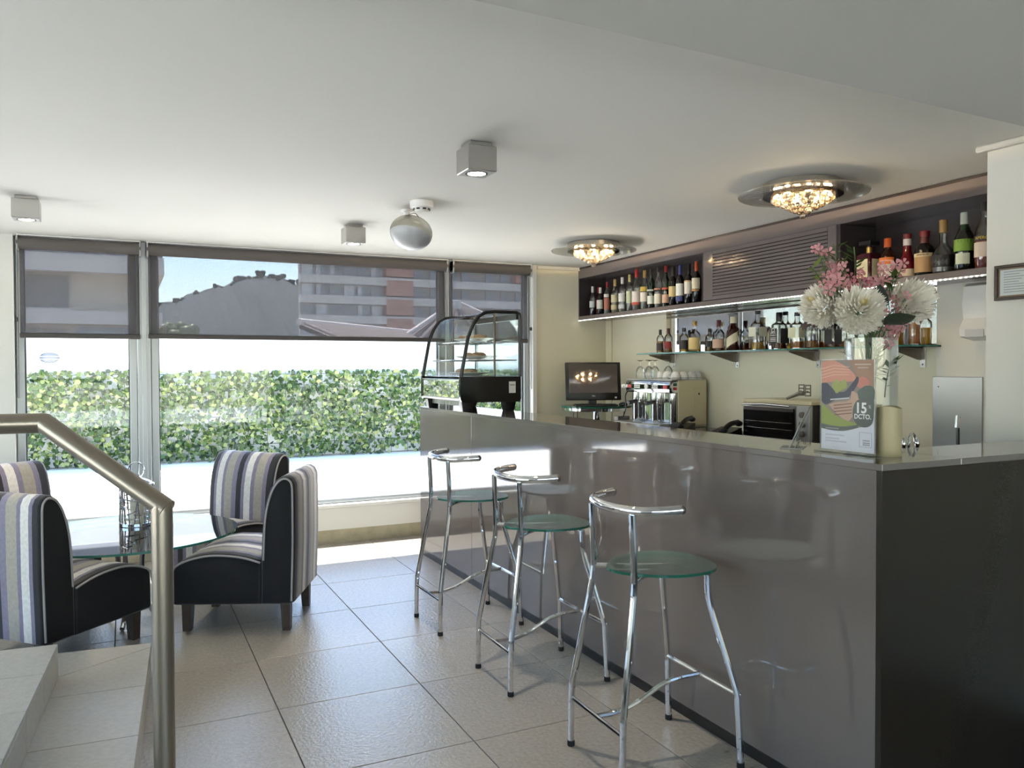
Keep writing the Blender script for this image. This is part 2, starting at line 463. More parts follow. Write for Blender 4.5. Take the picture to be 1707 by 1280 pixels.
# ================================================================== OUTSIDE
M_render = mat('white_render', rgb(214, 212, 208), .9, noise=(3, .02))
M_terr = mat('terrace_screed', rgb(232, 229, 222), .85, noise=(4, .03))
ZT = .15
tf = struct(B().span((-12, YW + .2, -.2), (16, 13, ZT)).to('floor_terrace', M_terr))
YH = 11.2
struct(B().span((XL - .2, -14, -.2), (14, YB - .21, ZT)).to('floor_bounce_rear', M_terr))  # unseen sunlit slab added to bounce light in through the rear window
struct(B().span((-14, -14, -.2), (XL - .21, YW + .2, ZT)).to('floor_bounce_left', M_terr))  # unseen pale slab added so the sun bounces up onto the ceiling
gw = struct(B().span((-12, YH + .12, ZT), (16, YH + .3, 1.80), .01).to('wall_terrace', M_render))
# ivy screen: loose leaves on a panel
hb = bmesh.new()
lay_leaf = [(-.5, 0), (-.38, .32), (0, .5), (.12, .30), (.55, .0), (.12, -.30), (0, -.5), (-.38, -.32)]
rr = random.Random(3)
greens = 3
for k in range(15000):
    x = rr.uniform(-5.5, 8.5); z = ZT + .02 + (1.17) * (rr.random() ** .93)
    yy = YH + rr.uniform(-.07, .03)
    s_ = rr.uniform(.045, .085)
    e = Matrix.Rotation(rr.uniform(0, 2 * PI), 3, 'Y') @ Matrix.Rotation(rr.gauss(0.3, .5), 3, 'X') @ Matrix.Rotation(rr.gauss(0, .5), 3, 'Z')
    vs = []
    for (a, b) in lay_leaf:
        p = e @ Vector((a * s_, -.12 * s_ * abs(b) * 2, b * s_ * .85)); vs.append(hb.verts.new((x + p.x, yy + p.y, z + p.z)))
    f = hb.faces.new(vs); f.material_index = rr.choice((0, 0, 0, 1, 1, 2, 3, 3))
hm = bpy.data.meshes.new('ivy_leaves'); hb.to_mesh(hm); hb.free()
def leafmat(name, c, t=.45):
    m = bpy.data.materials.new(name); m.use_nodes = True; nt = m.node_tree
    for n in list(nt.nodes): nt.nodes.remove(n)
    out = nt.nodes.new('ShaderNodeOutputMaterial'); d = nt.nodes.new('ShaderNodeBsdfDiffuse'); tl = nt.nodes.new('ShaderNodeBsdfTranslucent')
    g = nt.nodes.new('ShaderNodeBsdfGlossy'); g.inputs['Roughness'].default_value = .4
    d.inputs['Color'].default_value = c; tl.inputs['Color'].default_value = c
    a = nt.nodes.new('ShaderNodeMixShader'); a.inputs['Fac'].default_value = t
    b = nt.nodes.new('ShaderNodeMixShader'); b.inputs['Fac'].default_value = .05
    nt.links.new(d.outputs[0], a.inputs[1]); nt.links.new(tl.outputs[0], a.inputs[2]); nt.links.new(a.outputs[0], b.inputs[1]); nt.links.new(g.outputs[0], b.inputs[2]); nt.links.new(b.outputs[0], out.inputs['Surface'])
    return m
for nm, c in (('leaf_green', rgb(80, 108, 42)), ('leaf_mid', rgb(58, 84, 34)), ('leaf_dark', rgb(38, 60, 26)), ('leaf_pale', rgb(156, 166, 98))):
    hm.materials.append(leafmat(nm, c))
hd = bpy.data.objects.new('ivy_screen', hm); COL.objects.link(hd)
tag(hd, 'green and cream artificial ivy screen on the white terrace wall', 'hedge', kind='stuff')
hn = B()
for k in range(57): hn.tube([(-5.5 + k * .25, YH + .1, ZT), (-5.5 + k * .25, YH + .1, 1.325)], .003, 4)
for k in range(7): hn.tube([(-5.5, YH + .1, ZT + .01 + k * .19), (8.5, YH + .1, ZT + .01 + k * .19)], .003, 4)
tag(hn.to('trellis_mesh', M_rubber), 'thin dark wire trellis showing along the top of the ivy screen', 'trellis')
# oval bulkhead lamp on the terrace wall
bl = thing('bulkhead_light', 'oval white bulkhead light with slats on the terrace wall', 'lamp', (-.82, YH + .12, 1.515))
M_opal = mat('opal_glass', rgb(96, 99, 108), .4)
E_ = Matrix.Rotation(PI / 2, 3, 'X') @ Matrix.Diagonal((1, .58, 1))
B().lathe([(.14, 0), (.14, .035), (.118, .045), (.118, .03)], 32, M=E_).to('bezel', M_white, bl)
B().lathe([(.118, .02), (.1, .045), (.05, .055), (0, .058)], 28, M=E_).to('diffuser', M_opal, bl)
for zz in (-.018, .016): B().span((-.116, -.064, zz - .006), (.116, -.046, zz + .006), .003).to('slat', mat('lamp_slat_grey', rgb(150, 152, 158), .4), bl)

# ---- city beyond the wall
struct(B().span((-400, 13.2, -6), (400, 620, -5)).to('floor_city', mat('city_ground', rgb(150, 148, 138), .9)))
def hill():
    rows = []
    r2 = random.Random(11)
    import mathutils
    prof = [(-260, 8), (-120, 13), (-60, 14), (0, 18), (12.3, 24), (22, 27.5), (34.4, 32), (45.8, 35.5), (52, 34.5), (59, 31.5), (75, 28), (110, 24), (180, 18), (320, 10)]
    def ht(x):
        for (a, ha), (b, hb_) in zip(prof, prof[1:]):
            if a <= x <= b: return ha + (hb_ - ha) * (x - a) / (b - a)
        return 8
    xs = [-260 + i * 2.0 for i in range(291)]
    for yy, k in ((215, 0), (235, .30), (255, .55), (275, .8), (300, 1.0), (340, .9)):
        rows.append([(x, yy + r2.uniform(-3, 3), -6 + (ht(x) + 6) * k + r2.uniform(-1.0, .9) * (k > 0)) for x in xs])
    b = B().rows(rows, closed=False)
    return b.to('hillside', mat('dry_hill', rgb(66, 74, 77), .95, noise=(.12, .25)))
hl = hill(); struct(hl); hl.name = 'hillside'; 
M_treefar = mat('far_foliage', rgb(50, 57, 56), .95, noise=(.5, .3))
r3 = random.Random(5)
tree_me = []
for q in range(4):
    b = B()
    for k in range(9):
        b.ball((r3.uniform(-.8, .8), r3.uniform(-.8, .8), r3.uniform(1.0, 3.2)), r3.uniform(.6, 1.1), 7, 5)
    b.tube([(0, 0, -1), (0, 0, 1.6)], .18, 5)
    tree_me.append(b.mesh('ridge_tree', M_treefar))
ridge = [(11.5, 22.4), (18, 26), (22, 27.3), (26.5, 29), (36, 32.3), (40, 33.8), (50.5, 34.3), (55, 33), (59, 31.6)] + [(10, 20.8), (13, 24), (16, 25.3), (20, 26.6), (24, 28), (29, 30), (31, 30.6), (34.6, 31.8), (38, 33), (42, 34.6), (44, 35.0), (46.6, 35.2), (48.5, 34.9), (53, 33.8), (57, 32.2), (61, 31)]
for i, (x, z) in enumerate(ridge):
    o = inst('ridge_tree', tree_me[i % 4], None, (x + r3.uniform(-.8, .8), 297, z - 1.5)); s_ = r3.uniform(.35, .7); o.scale = (s_ * r3.uniform(1.0, 2.2), s_, s_ * r3.uniform(.6, 1.5)); o.rotation_euler = (0, 0, r3.uniform(0, 6))
    tag(o, 'small dark tree standing on the ridge line of the distant hill', 'tree', 'trees along the hill ridge')
mast = B().tube([(58.3, 296, 30), (58.3, 296, 46)], .12, 5).to('radio_mast', M_darksteel); tag(mast, 'thin mast rising from the right end of the hill ridge', 'mast')
# green tree top low at the left edge of the hill
gt = B()
for k in range(26): gt.ball((r3.uniform(1.5, 3.1), 40 + r3.uniform(-1, 1), r3.uniform(2.2, 3.3)), r3.uniform(.2, .36), 9, 7)
gt.tube([(2.3, 40, -5), (2.3, 40, 2.5)], .25, 6)
tag(gt.to('street_tree', leafmat('street_leaf', rgb(96, 108, 66), .2)), 'low yellow green tree top above the terrace wall beside the left building', 'tree')

# apartment block (right of the hill)
M_bconc = mat('pale_block_render', rgb(204, 198, 196), .9, noise=(.3, .06))
M_bbrick = mat('block_brick', rgb(176, 126, 114), .9, noise=(2, .12))
M_bshade = mat('balcony_recess_shade', rgb(158, 150, 148), .9)  # back wall of the balconies, recess shade put into a darker colour
M_bglass = mat('block_window', rgb(128, 134, 148), .15)
M_bcurt = mat('block_curtain', rgb(206, 208, 214), .6)
YA = 115.0
ab = thing('apartment_block', 'pale apartment block with balcony bands and brick strips beyond the wide blind', 'building', (34, YA, -5))
def abox(nm, x0, x1, y0, y1, z0, z1, m, par=None): return B().span((x0 - 34, y0 - YA, z0 + 5), (x1 - 34, y1 - YA, z1 + 5)).to(nm, m, par or ab)
abox('wall', 22.7, 70, YA + 1.2, YA + 2.6, -5, 24, M_bshade)
FLH = 2.85; Z0 = 17.6
r4 = random.Random(8)
for fl_ in range(8):
    zt = Z0 - fl_ * FLH
    abox('balcony_band', 22.5, 35.0, YA - .2, YA + 1.2, zt - 1.15, zt, M_bconc)
    abox('brick_strip', 35.0, 39.2, YA - .1, YA + 1.2, zt - FLH + .25, zt - .3, M_bbrick)
    abox('brick_band', 35.0, 39.2, YA - .15, YA + 1.2, zt - .3, zt, M_bconc)
    abox('wall_band', 39.2, 70, YA - .1, YA + 1.2, zt - 1.15, zt, M_bconc)
    for k in range(6):
        x0 = 22.8 + k * 2.03
        wv = abox('window', x0, x0 + 1.75, YA + 1.05, YA + 1.22, zt - FLH + .1, zt - 1.2, M_bglass)
        if r4.random() < .5: abox('curtain', x0 + .1, x0 + .1 + r4.choice((.6, 1.5)), YA + 1.0, YA + 1.05, zt - FLH + .15, zt - 1.25, M_bcurt, None).parent = ab
    for k in range(10):
        x0 = 39.6 + k * 2.6 + (1.5 if k > 3 else 0)
        abox('window', x0, x0 + 1.5, YA + .95, YA + 1.22, zt - FLH + .1, zt - 1.2, M_bglass)
abox('brick_tower', 56.2, 60.5, YA - .4, YA + 2, 14.9, 22, M_bbrick)
abox('lift_tower', 60.6, 64, YA - .3, YA + 2, 15.5, 22, mat('tower_blue', rgb(150, 160, 178), .7))

# left building close to the terrace
M_lb = mat('left_render', rgb(206, 194, 180), .9, noise=(.6, .06)); M_lbd = mat('left_dark', rgb(128, 124, 124), .8); M_lbb = mat('left_band', rgb(226, 216, 212), .9)
lb = thing('corner_building', 'beige building with projecting bands seen through the leftmost blind', 'building', (-3, 25, -5))
def lbox(nm, x0, x1, y0, y1, z0, z1, m, par=None): return B().span((x0 + 3, y0 - 25, z0 + 5), (x1 + 3, y1 - 25, z1 + 5)).to(nm, m, par or lb)
lbox('wall', -14, .92, 25.3, 36, -5, 8, M_lb)
lbox('upper_storey', -14, 1.05, 24.7, 36, 4.02, 4.5, M_lbb)
lbox('dark_storey', -14, 1.02, 24.9, 36, 4.5, 6.2, M_lbd)
lbox('floor_band', -14, 1.0, 25.0, 36, 2.62, 2.98, M_lbb)
for (x0, x1, z0, z1, m_) in ((-2.55, -1.35, 3.05, 3.95, M_lbd), (-1.2, .2, 1.2, 2.55, M_bglass), (-2.5, -1.4, 1.2, 2.5, M_lbd)):
    wv = lbox('window', x0, x1, 25.22, 25.32, z0, z1, m_); lbox('frame', x0 - .04, x1 + .04, 25.2, 25.24, z0 - .06, z0, M_lbb)
lbox('ledge_post', .55, .75, 25.0, 25.3, 2.98, 4.02, M_lbb)

# tiled roofs just beyond the terrace wall
M_rtile = mat('clay_roof_tile', rgb(138, 124, 118), .9, noise=(6, .15)); M_rridge = mat('pale_ridge_cap', rgb(214, 200, 194), .9)
def roof(name, label, rid0, rid1, eave0, eave1, n):
    t = thing(name, label, 'roof', (rid0[0], rid0[1], -5))
    off = Vector((rid0[0], rid0[1], -5))
    R0, R1, E0, E1 = [Vector(p) - off for p in (rid0, rid1, eave0, eave1)]
    B().rows([[R0, R1], [E0, E1], [E0 + Vector((0, 0, -.1)), E1 + Vector((0, 0, -.1))], [R0 + Vector((0, 0, -.12)), R1 + Vector((0, 0, -.12))], [R0, R1]], closed=False).to('roof_slope', M_rtile, t, smooth=False)
    for k in range(n):
        a = (k + .5) / n
        B().tube([R0.lerp(R1, a) + Vector((0, 0, .02)), E0.lerp(E1, a) + Vector((0, 0, .02))], .075, 6).to('tile_rib', M_rtile, t)
    B().tube([R0 + Vector((0, 0, .04)), R1 + Vector((0, 0, .04))], .09, 8).to('ridge_cap', M_rridge, t)
    B().rows([[E0, E1], [Vector((E0.x, E0.y, 0)), Vector((E1.x, E1.y, 0))]], closed=False).to('wall', M_lb, t)
    return t
roof('tiled_roof', 'long clay tile roof with a pale ridge low behind the wide blind', (3.87, 20, 2.48), (9.61, 26, 2.48), (5.5, 18.0, 1.55), (11.2, 24.0, 1.55), 22)
rb = roof('hipped_roof', 'hipped clay roof with white chimney behind the display case', (9.95, 25, 3.5), (10.1, 25, 3.5), (7.6, 23.6, 2.2), (12.6, 23.6, 2.2), 12)
B().span((-.12, -.3, 8.05), (.12, 0, 8.62), .01).to('chimney', M_render, rb)
for sx, ex in ((-.02, -2.35), (.15, 2.65)):
    B().tube([(sx, 0, 8.54), (ex, -1.4, 7.24)], .09, 8).to('hip_cap', M_rridge, rb)

# ================================================================== BAR COUNTER
XC, ZTOP = 1.955, 1.09
bc = thing('bar_counter', 'long glossy taupe stone bar counter with its shade-darkened end turning right', 'counter', (XC, 1.605, 0))
def bs(nm, a, b, m, bev=.003): return B().span((a[0] - XC, a[1] - 1.605, a[2]), (b[0] - XC, b[1] - 1.605, b[2]), bev).to(nm, m, bc)
bs('front_panel', (XC, 1.625, .05), (XC + .03, 4.634, ZTOP - .02), M_lacquer, .001)
bs('front_panel', (XC, 4.636, .05), (XC + .03, 5.60, ZTOP - .02), M_lacquer, .001)
bs('end_panel', (XC, 1.605, .0), (3.184, 1.625, ZTOP - .02), M_endshade, .001)
bs('far_end_panel', (XC + .03, 5.57, .0), (2.30, 5.60, ZTOP - .02), M_lacquer, .001)
bs('countertop', (XC, 1.605, ZTOP - .02), (2.30, 5.61, ZTOP), M_lacquer, .0015)
bs('end_countertop', (2.301, 1.605, ZTOP - .02), (3.184, 1.895, ZTOP), M_lacquer, .0015)
bs('plinth', (XC + .012, 1.64, .0), (XC + .06, 5.59, .05), M_black, .0)
bs('inner_panel', (2.26, 1.63, .0), (2.28, 5.57, ZTOP - .02), M_cab, .0)

# ================================================================== BAR STOOLS
M_seatglass = glass('seat_glass', (.935, .975, .965), .24, .26, rgb(205, 238, 230))
M_glassedge = glass('glass_edge_green', (.25, .62, .54), .12, .45, rgb(70, 178, 150))
def make_stool():
    t = thing('bar_stool', 'x', 'stool')
    rb_ = .0115
    for sy in (-1, 1):
        pts = [(-.235, .175 * sy, .012), (-.232, .174 * sy, .20), (-.225, .170 * sy, .26), (-.175, .140 * sy, .56), (-.165, .134 * sy, .63), (-.163, .133 * sy, .70), (-.172, .133 * sy, .885)]
        B().tube(smooth_path(pts, 5), rb_, 10).to('rear_leg', M_chrome, t)
        pts = [(.215, .21 * sy, .012), (.208, .205 * sy, .20), (.200, .198 * sy, .28), (.150, .150 * sy, .50), (.135, .138 * sy, .58), (.133, .135 * sy, .655)]
        B().tube(smooth_path(pts, 5), rb_, 10).to('front_leg', M_chrome, t)
        for fx, fy in ((-.235, .175 * sy), (.215, .21 * sy)):
            B().lathe([(.013, 0), (.014, .004), (.013, .02)], 12, (fx, fy, 0)).to('foot_cap', M_rubber, t)
    bar = [(-.035, -.215, .905), (-.10, -.195, .902), (-.155, -.15, .898), (-.178, -.08, .896), (-.185, 0, .895), (-.178, .08, .896), (-.155, .15, .898), (-.10, .195, .902), (-.035, .215, .905)]
    bk = B().tube(smooth_path(bar, 4), .016, 12).to('back_bar', M_chrome, t)
    for sy in (-1, 1): B().ball((-.035, .215 * sy, .905), .0162, 10, 8).to('end_plug', M_darksteel, bk)
    B().tube([(-.231, -.172, .175), (-.231, .172, .175)], .008, 8).to('rear_crossbar', M_chrome, t)
    fb = B().tube([(.203, -.200, .255), (.203, .200, .255)], .008, 8).to('front_crossbar', M_chrome, t)
    for sy in (-1, 1): B().ball((.212, .203 * sy, .252), .010, 8, 6).to('bolt', M_chrome, fb)
    B().tube(smooth_path([(-.231, 0, .175), (-.15, .005, .172), (-.06, .01, .19), (.04, .01, .235), (.12, .005, .252), (.203, 0, .255)], 5), .009, 8).to('foot_rail', M_chrome, t)
    sp = B()
    sp.tube([(.133, -.135, .655), (.133, .135, .655)], .009, 8)
    sp.tube([(-.163, -.133, .66), (-.05, -.05, .664), (.133, 0, .658)], .009, 8); sp.tube([(-.163, .133, .66), (-.05, .05, .664), (.133, 0, .658)], .009, 8)
    sp.to('seat_support', M_chrome, t)
    # shield shaped glass seat
    poly = []
    for i in range(48):
        a = 2 * PI * i / 48; c, s_ = math.cos(a), math.sin(a)
        x = .195 * math.copysign(abs(c) ** .85, c); w_ = .175 + .02 * (x / .195)
        if x < 0: w_ *= 1 - .38 * (x / .195) ** 2
        poly.append((x + .02, w_ * math.copysign(abs(s_) ** .85, s_)))
    b = B().prism(poly, .010, Matrix.Translation((0, 0, .668)), 1, 0)
    st_ = b.to('glass_seat', [M_seatglass, M_glassedge], t)
    for dx, dy in ((.12, .09), (.12, -.09), (-.09, .075), (-.09, -.075), (.02, 0)):
        B().lathe([(.014, .656), (.014, .668), (.0, .668)], 12, (dx, dy, 0)).to('glass_fixing', M_chrome, st_)
    return t
stl = make_stool()
for i, (y, lab) in enumerate(((4.02, 'chrome bar stool with green glass seat, farthest along the counter by the window'), (3.17, 'chrome bar stool with green glass seat, the middle of the three'), (2.325, 'chrome bar stool with green glass seat, nearest the viewer'))):
    o = stl if i == 0 else copy_tree(stl)
    o.location = (1.675, y, 0); o.rotation_euler = (0, 0, (0.02, -.01, -.03)[i])
    tag(o, lab, 'stool', 'bar stools along the counter')

# ================================================================== LOUNGE CHAIRS
def stripes():
    m = bpy.data.materials.new('striped_velvet'); m.use_nodes = True; nt = m.node_tree; p = nt.nodes['Principled BSDF']
    p.inputs['Roughness'].default_value = .75; p.inputs['Sheen Weight'].default_value = .25
    tc = nt.nodes.new('ShaderNodeTexCoord'); sx = nt.nodes.new('ShaderNodeSeparateXYZ'); mr = nt.nodes.new('ShaderNodeMapRange')
    mr.inputs['From Min'].default_value = -.28; mr.inputs['From Max'].default_value = .28
    cr = nt.nodes.new('ShaderNodeValToRGB'); cr.color_ramp.interpolation = 'CONSTANT'
    blk = rgb(18, 16, 22); lav = rgb(124, 117, 136); wht = rgb(214, 210, 204); tau = rgb(160, 152, 140)
    sq = [(0, blk), (.075, lav), (.115, wht), (.20, lav), (.245, tau), (.36, lav), (.43, blk), (.51, lav), (.56, wht), (.66, lav), (.715, tau), (.84, lav), (.90, blk)]
    els = cr.color_ramp.elements
    els[0].position = 0; els[0].color = sq[0][1]; els[1].position = sq[1][0]; els[1].color = sq[1][1]
    for pos, c in sq[2:]:
        e = els.new(pos); e.color = c
    nt.links.new(tc.outputs['Object'], sx.inputs[0]); nt.links.new(sx.outputs['Y'], mr.inputs['Value']); nt.links.new(mr.outputs[0], cr.inputs['Fac'])
    n = nt.nodes.new('ShaderNodeTexNoise'); n.inputs['Scale'].default_value = 60; n.inputs['Detail'].default_value = 5
    nt.links.new(tc.outputs['Object'], n.inputs['Vector'])
    mx = nt.nodes.new('ShaderNodeMixRGB'); mx.blend_type = 'MULTIPLY'; mx.inputs['Fac'].default_value = .35
    r2 = nt.nodes.new('ShaderNodeValToRGB'); r2.color_ramp.elements[0].position = .35; r2.color_ramp.elements[1].position = .65; r2.color_ramp.elements[0].color = (.55, .55, .55, 1)
    nt.links.new(n.outputs['Fac'], r2.inputs['Fac']); nt.links.new(cr.outputs[0], mx.inputs[1]); nt.links.new(r2.outputs[0], mx.inputs[2])
    nt.links.new(mx.outputs[0], p.inputs['Base Color'])
    return m
M_str = stripes()
M_velvet = mat('black_velvet', rgb(13, 12, 17), .85)
M_piping = mat('grey_piping', rgb(150, 146, 146), .7)
def inset(poly, d):
    out = []; n = len(poly)
    for i in range(n):
        a = Vector(poly[i - 1]); b = Vector(poly[i]); c = Vector(poly[(i + 1) % n])
        e1 = (b - a).normalized(); e2 = (c - b).normalized()
        nn = Vector((-e1.y - e2.y, e1.x + e2.x)); nn = nn.normalized() if nn.length > 1e-6 else Vector((-e1.y, e1.x))
        out.append((b.x + nn.x * d, b.y + nn.y * d))
    return out
def loft(poly, W, sgn):
    rows = []
    for u, d in ((-W, .014), (-W + .006, .004), (-W + .016, 0), (W - .016, 0), (W - .006, .004), (W, .014)):
        rows.append([(p[0], u, p[1]) for p in inset(poly, d * sgn)])
    return B().rows(rows, True, 0, True, True, None, 1)
def make_chair():
    t = thing('slipper_chair', 'x', 'armchair')
    F = lambda s, z: (.32 - s, z)
    seat = [F(.0, .155), F(.0, .30), F(.004, .335), F(.02, .362), F(.06, .385), F(.12, .405), F(.20, .418), F(.30, .415), F(.38, .402), F(.455, .38), F(.455, .15), F(.015, .148)]
    back = [F(.457, .15), F(.457, .38), F(.462, .50), F(.470, .60), F(.485, .68), F(.507, .745), F(.535, .79), F(.565, .812), F(.595, .815), F(.62, .80), F(.634, .77), F(.637, .70), F(.636, .45), F(.625, .16), F(.60, .148)]
    loft(seat, .28, 1).to('seat', [M_str, M_velvet], t, angle=.9)
    loft(back, .28, 1).to('backrest', [M_str, M_velvet], t, angle=.9)
    for sy in (-1, 1):
        pp = [(p[0], (.28 + .002) * sy, p[1]) for p in inset(seat[1:10], 0)]
        pp = [(x * 1.0, y_, z - .012) for (x, y_, z) in pp]
        B().tube(smooth_path(pp, 3), .0055, 6).to('seat_piping', M_piping, t)
        q = inset(back, .014)[1:14]
        B().tube(smooth_path([(p[0], .2805 * sy, p[1]) for p in q], 3), .0055, 6).to('back_piping', M_piping, t)
        for s_ in (.06, .57):
            B().rows([[(.32 - s_ + a, sy * .215 + b, .15) for a, b in ((-.026, -.026), (.026, -.026), (.026, .026), (-.026, .026))],
                      [(.32 - s_ + a + (.004 if s_ < .3 else -.004), sy * .215 + b, 0) for a, b in ((-.02, -.02), (.02, -.02), (.02, .02), (-.02, .02))]], True, 0, True, True).to('leg', M_wood, t)
    return t
ch = make_chair()
spots = [((.615, 4.595), (-.91, .414), 'striped slipper chair seen from its black side, right of the glass table'),
         ((-.31, 4.455), (.716, .698), 'striped slipper chair with its back to the viewer, by the steps'),
         ((.56, 5.44), (-.80, -.60), 'striped slipper chair facing the viewer, behind the glass table under the window'),
         ((-.54, 5.31), (.6, -.8), 'striped slipper chair at the far left, half hidden behind another chair')]
for i, (p, d, lab) in enumerate(spots):
    o = ch if i == 0 else copy_tree(ch)
    o.location = (p[0], p[1], 0); o.rotation_euler = (0, 0, math.atan2(d[1], d[0])); tag(o, lab, 'armchair', 'striped chairs round the glass table')

# ================================================================== GLASS TABLE + LANTERN
TBX, TBY, TBZ = .01, 4.80, .478
M_tabglass = glass('table_glass', (.94, .975, .97), .2)
tb = thing('coffee_table', 'round clear glass coffee table on chrome legs between the chairs', 'table', (TBX, TBY, 0))
poly = [(.56 * math.cos(2 * PI * i / 72), .56 * math.sin(2 * PI * i / 72)) for i in range(72)]
B().prism(poly, .012, Matrix.Translation((0, 0, TBZ)), 1, 0).to('glass_top', [M_tabglass, M_glassedge], tb)
for k in range(3):
    a = 2 * PI * k / 3 + .3
    c, s_ = math.cos(a), math.sin(a)
    B().tube(smooth_path([(.08 * c, .08 * s_, .45), (.07 * c, .07 * s_, .25), (.11 * c, .11 * s_, .06), (.16 * c, .16 * s_, .01)], 5), .013, 10).to('leg', M_chrome, tb)
    B().lathe([(.03, .462), (.03, .478), (0, .478)], 14, (.08 * c, .08 * s_, 0)).to('glass_pad', M_chrome, tb)
B().lathe([(.07, .24), (.075, .25), (.07, .26)], 20).to('centre_ring', M_chrome, tb)
LZ = TBZ + .012
ln = thing('lantern', 'silver cut-out lantern with candle and ring handle on the glass table', 'lantern', (.055, 5.0, LZ))
B().lathe([(.088, 0), (.092, .003), (.092, .018), (.085, .02), (0, .02)], 28).to('base', M_chrome, ln)
fr = B()
r5 = random.Random(2)
RL = .088
for k in range(22):
    a = 2 * PI * k / 22 + r5.uniform(-.05, .05)
    a2 = a + r5.uniform(-.25, .25)
    fr.tube([(RL * math.cos(a + (a2 - a) * q / 4), RL * math.sin(a + (a2 - a) * q / 4), .02 + .21 * q / 4) for q in range(5)], .0038, 5)
for k in range(34):
    a = r5.uniform(0, 2 * PI); da = r5.uniform(.5, 1.1); z0 = r5.uniform(.03, .21); dz = r5.uniform(-.03, .03)
    fr.tube([(RL * math.cos(a + da * q / 5), RL * math.sin(a + da * q / 5), min(.225, max(.025, z0 + dz * q / 5))) for q in range(6)], .0038, 5)
fr.lathe([(.0885, .222), (.092, .226), (.092, .236), (.086, .238)], 28)
fr.to('lattice_shade', M_chrome, ln)
B().lathe([(.086, .238), (.07, .25), (.04, .262), (.018, .27), (.018, .285), (0, .287)], 28).to('lid', M_chrome, ln)
B().tube([(.04 * math.cos(a), -.02 * math.cos(a), .31 + .045 * math.sin(a)) for a in [2 * PI * i / 24 for i in range(24)]], .004, 6, True).to('ring_handle', M_chrome, ln)
B().lathe([(.035, .02), (.035, .13), (.03, .134), (0, .13)], 20).to('candle', mat('candle_wax', rgb(226, 220, 198), .5), ln)

# ================================================================== DISPLAY CASE
dc = thing('display_case', 'black curved glass countertop display case standing on the bar', 'display case', (2.13, 4.735, ZTOP))
M_caseglass = glass('case_glass', (.93, .96, .95), .09)
YL = .755
ox = 1.925 - 2.13
side = [(ox + .012, .20 + .02), (ox + .012, .235), (ox + .06, .48), (ox + .095, .56), (ox + .135, .615), (ox + .18, .64), (ox + .24, .648), (ox + .40, .648), (ox + .425, .635), (ox + .43, .61)]
low = [(ox + .0, .085), (ox + .008, .065), (ox + .03, .06), (ox + .41, .06), (ox + .43, .075), (ox + .43, .225), (ox + .0, .225)]
MS = Matrix(((1, 0, 0, 0), (0, 0, 1, 0), (0, 1, 0, 0), (0, 0, 0, 1)))     # polygon (x,z) extruded along y
for y0 in (.0, YL - .03):
    B().prism(low, .03, Matrix.Translation((0, y0, 0)) @ MS).to('side_base', M_gloss_black, dc)
    path = [(p[0], y0 + .015, p[1]) for p in side] + [(ox + .43, y0 + .015, .225)]
    path = [(ox + .008, y0 + .015, .22)] + path
    B().tube(path, .0125, 8).to('side_frame', M_black, dc)
    B().tube([(ox + .245, y0 + .015, .225), (ox + .245, y0 + .015, .64)], .008, 6).to('side_mullion', M_darksteel, dc)
    gp = [(p[0], p[1]) for p in side] + [(ox + .43, .225), (ox + .012, .225)]
    B().prism(gp, .004, Matrix.Translation((0, y0 + .013, 0)) @ MS).to('side_glass', M_caseglass, dc)
cg = B().rows([[(p[0], .03, p[1]) for p in side[:8]], [(p[0], YL - .03, p[1]) for p in side[:8]]], closed=False)
cg.to('front_glass', M_caseglass, dc)
B().span((ox + .005, .03, .085), (ox + .02, YL - .03, .20), .004).to('mirror_panel', M_mirror, dc)
B().span((ox + .0, .03, .20), (ox + .03, YL - .03, .212), .003).to('front_lip', M_chrome, dc)
B().span((ox + .0, .03, .072), (ox + .035, YL - .03, .085), .003).to('front_sill', M_white, dc)
B().span((ox + .03, .03, .065), (ox + .42, YL - .03, .20), .004).to('cooling_base', M_black, dc)
B().span((ox + .41, .03, .60), (ox + .43, YL - .03, .64), .003).to('rear_rail', M_black, dc)
B().span((ox + .418, .03, .225), (ox + .422, YL - .03, .60)).to('rear_glass', M_caseglass, dc)
for z, x0, x1 in ((.225, .03, .42), (.335, .075, .42), (.455, .095, .42)):
    sh = B()
    for k in range(7): sh.tube([(ox + x0 + (x1 - x0) * k / 6, .04, z), (ox + x0 + (x1 - x0) * k / 6, YL - .04, z)], .0025, 5)
    for k in range(4): sh.tube([(ox + x0, .05 + k * .218, z - .004), (ox + x1, .05 + k * .218, z - .004)], .003, 5)
    sh.to('wire_shelf', M_chrome, dc)
for fx, fy in ((.06, .05), (.36, .05), (.06, YL - .07), (.36, YL - .07)):
    B().lathe([(.025, 0), (.028, .01), (.036, .064)], 12, (ox + fx, fy, 0), sq=(1.3, 1)).to('foot', M_black, dc)
gr = B()
for k in range(26): gr.box((ox + .045, .10 + k * .02, .048), (.004, .010, .022))
gr.span((ox + .048, .08, .034), (ox + .052, YL - .10, .062)).to('vent_grille', M_steel, dc)
B().box((ox + .365, -.0015, .155), (.048, .002, .075)).to('rating_sticker', mat('paper_sticker', rgb(206, 204, 200), .6), dc)
B().box((ox + .365, -.0028, .17), (.036, .0008, .006)).to('sticker_print', M_darksteel, dc)
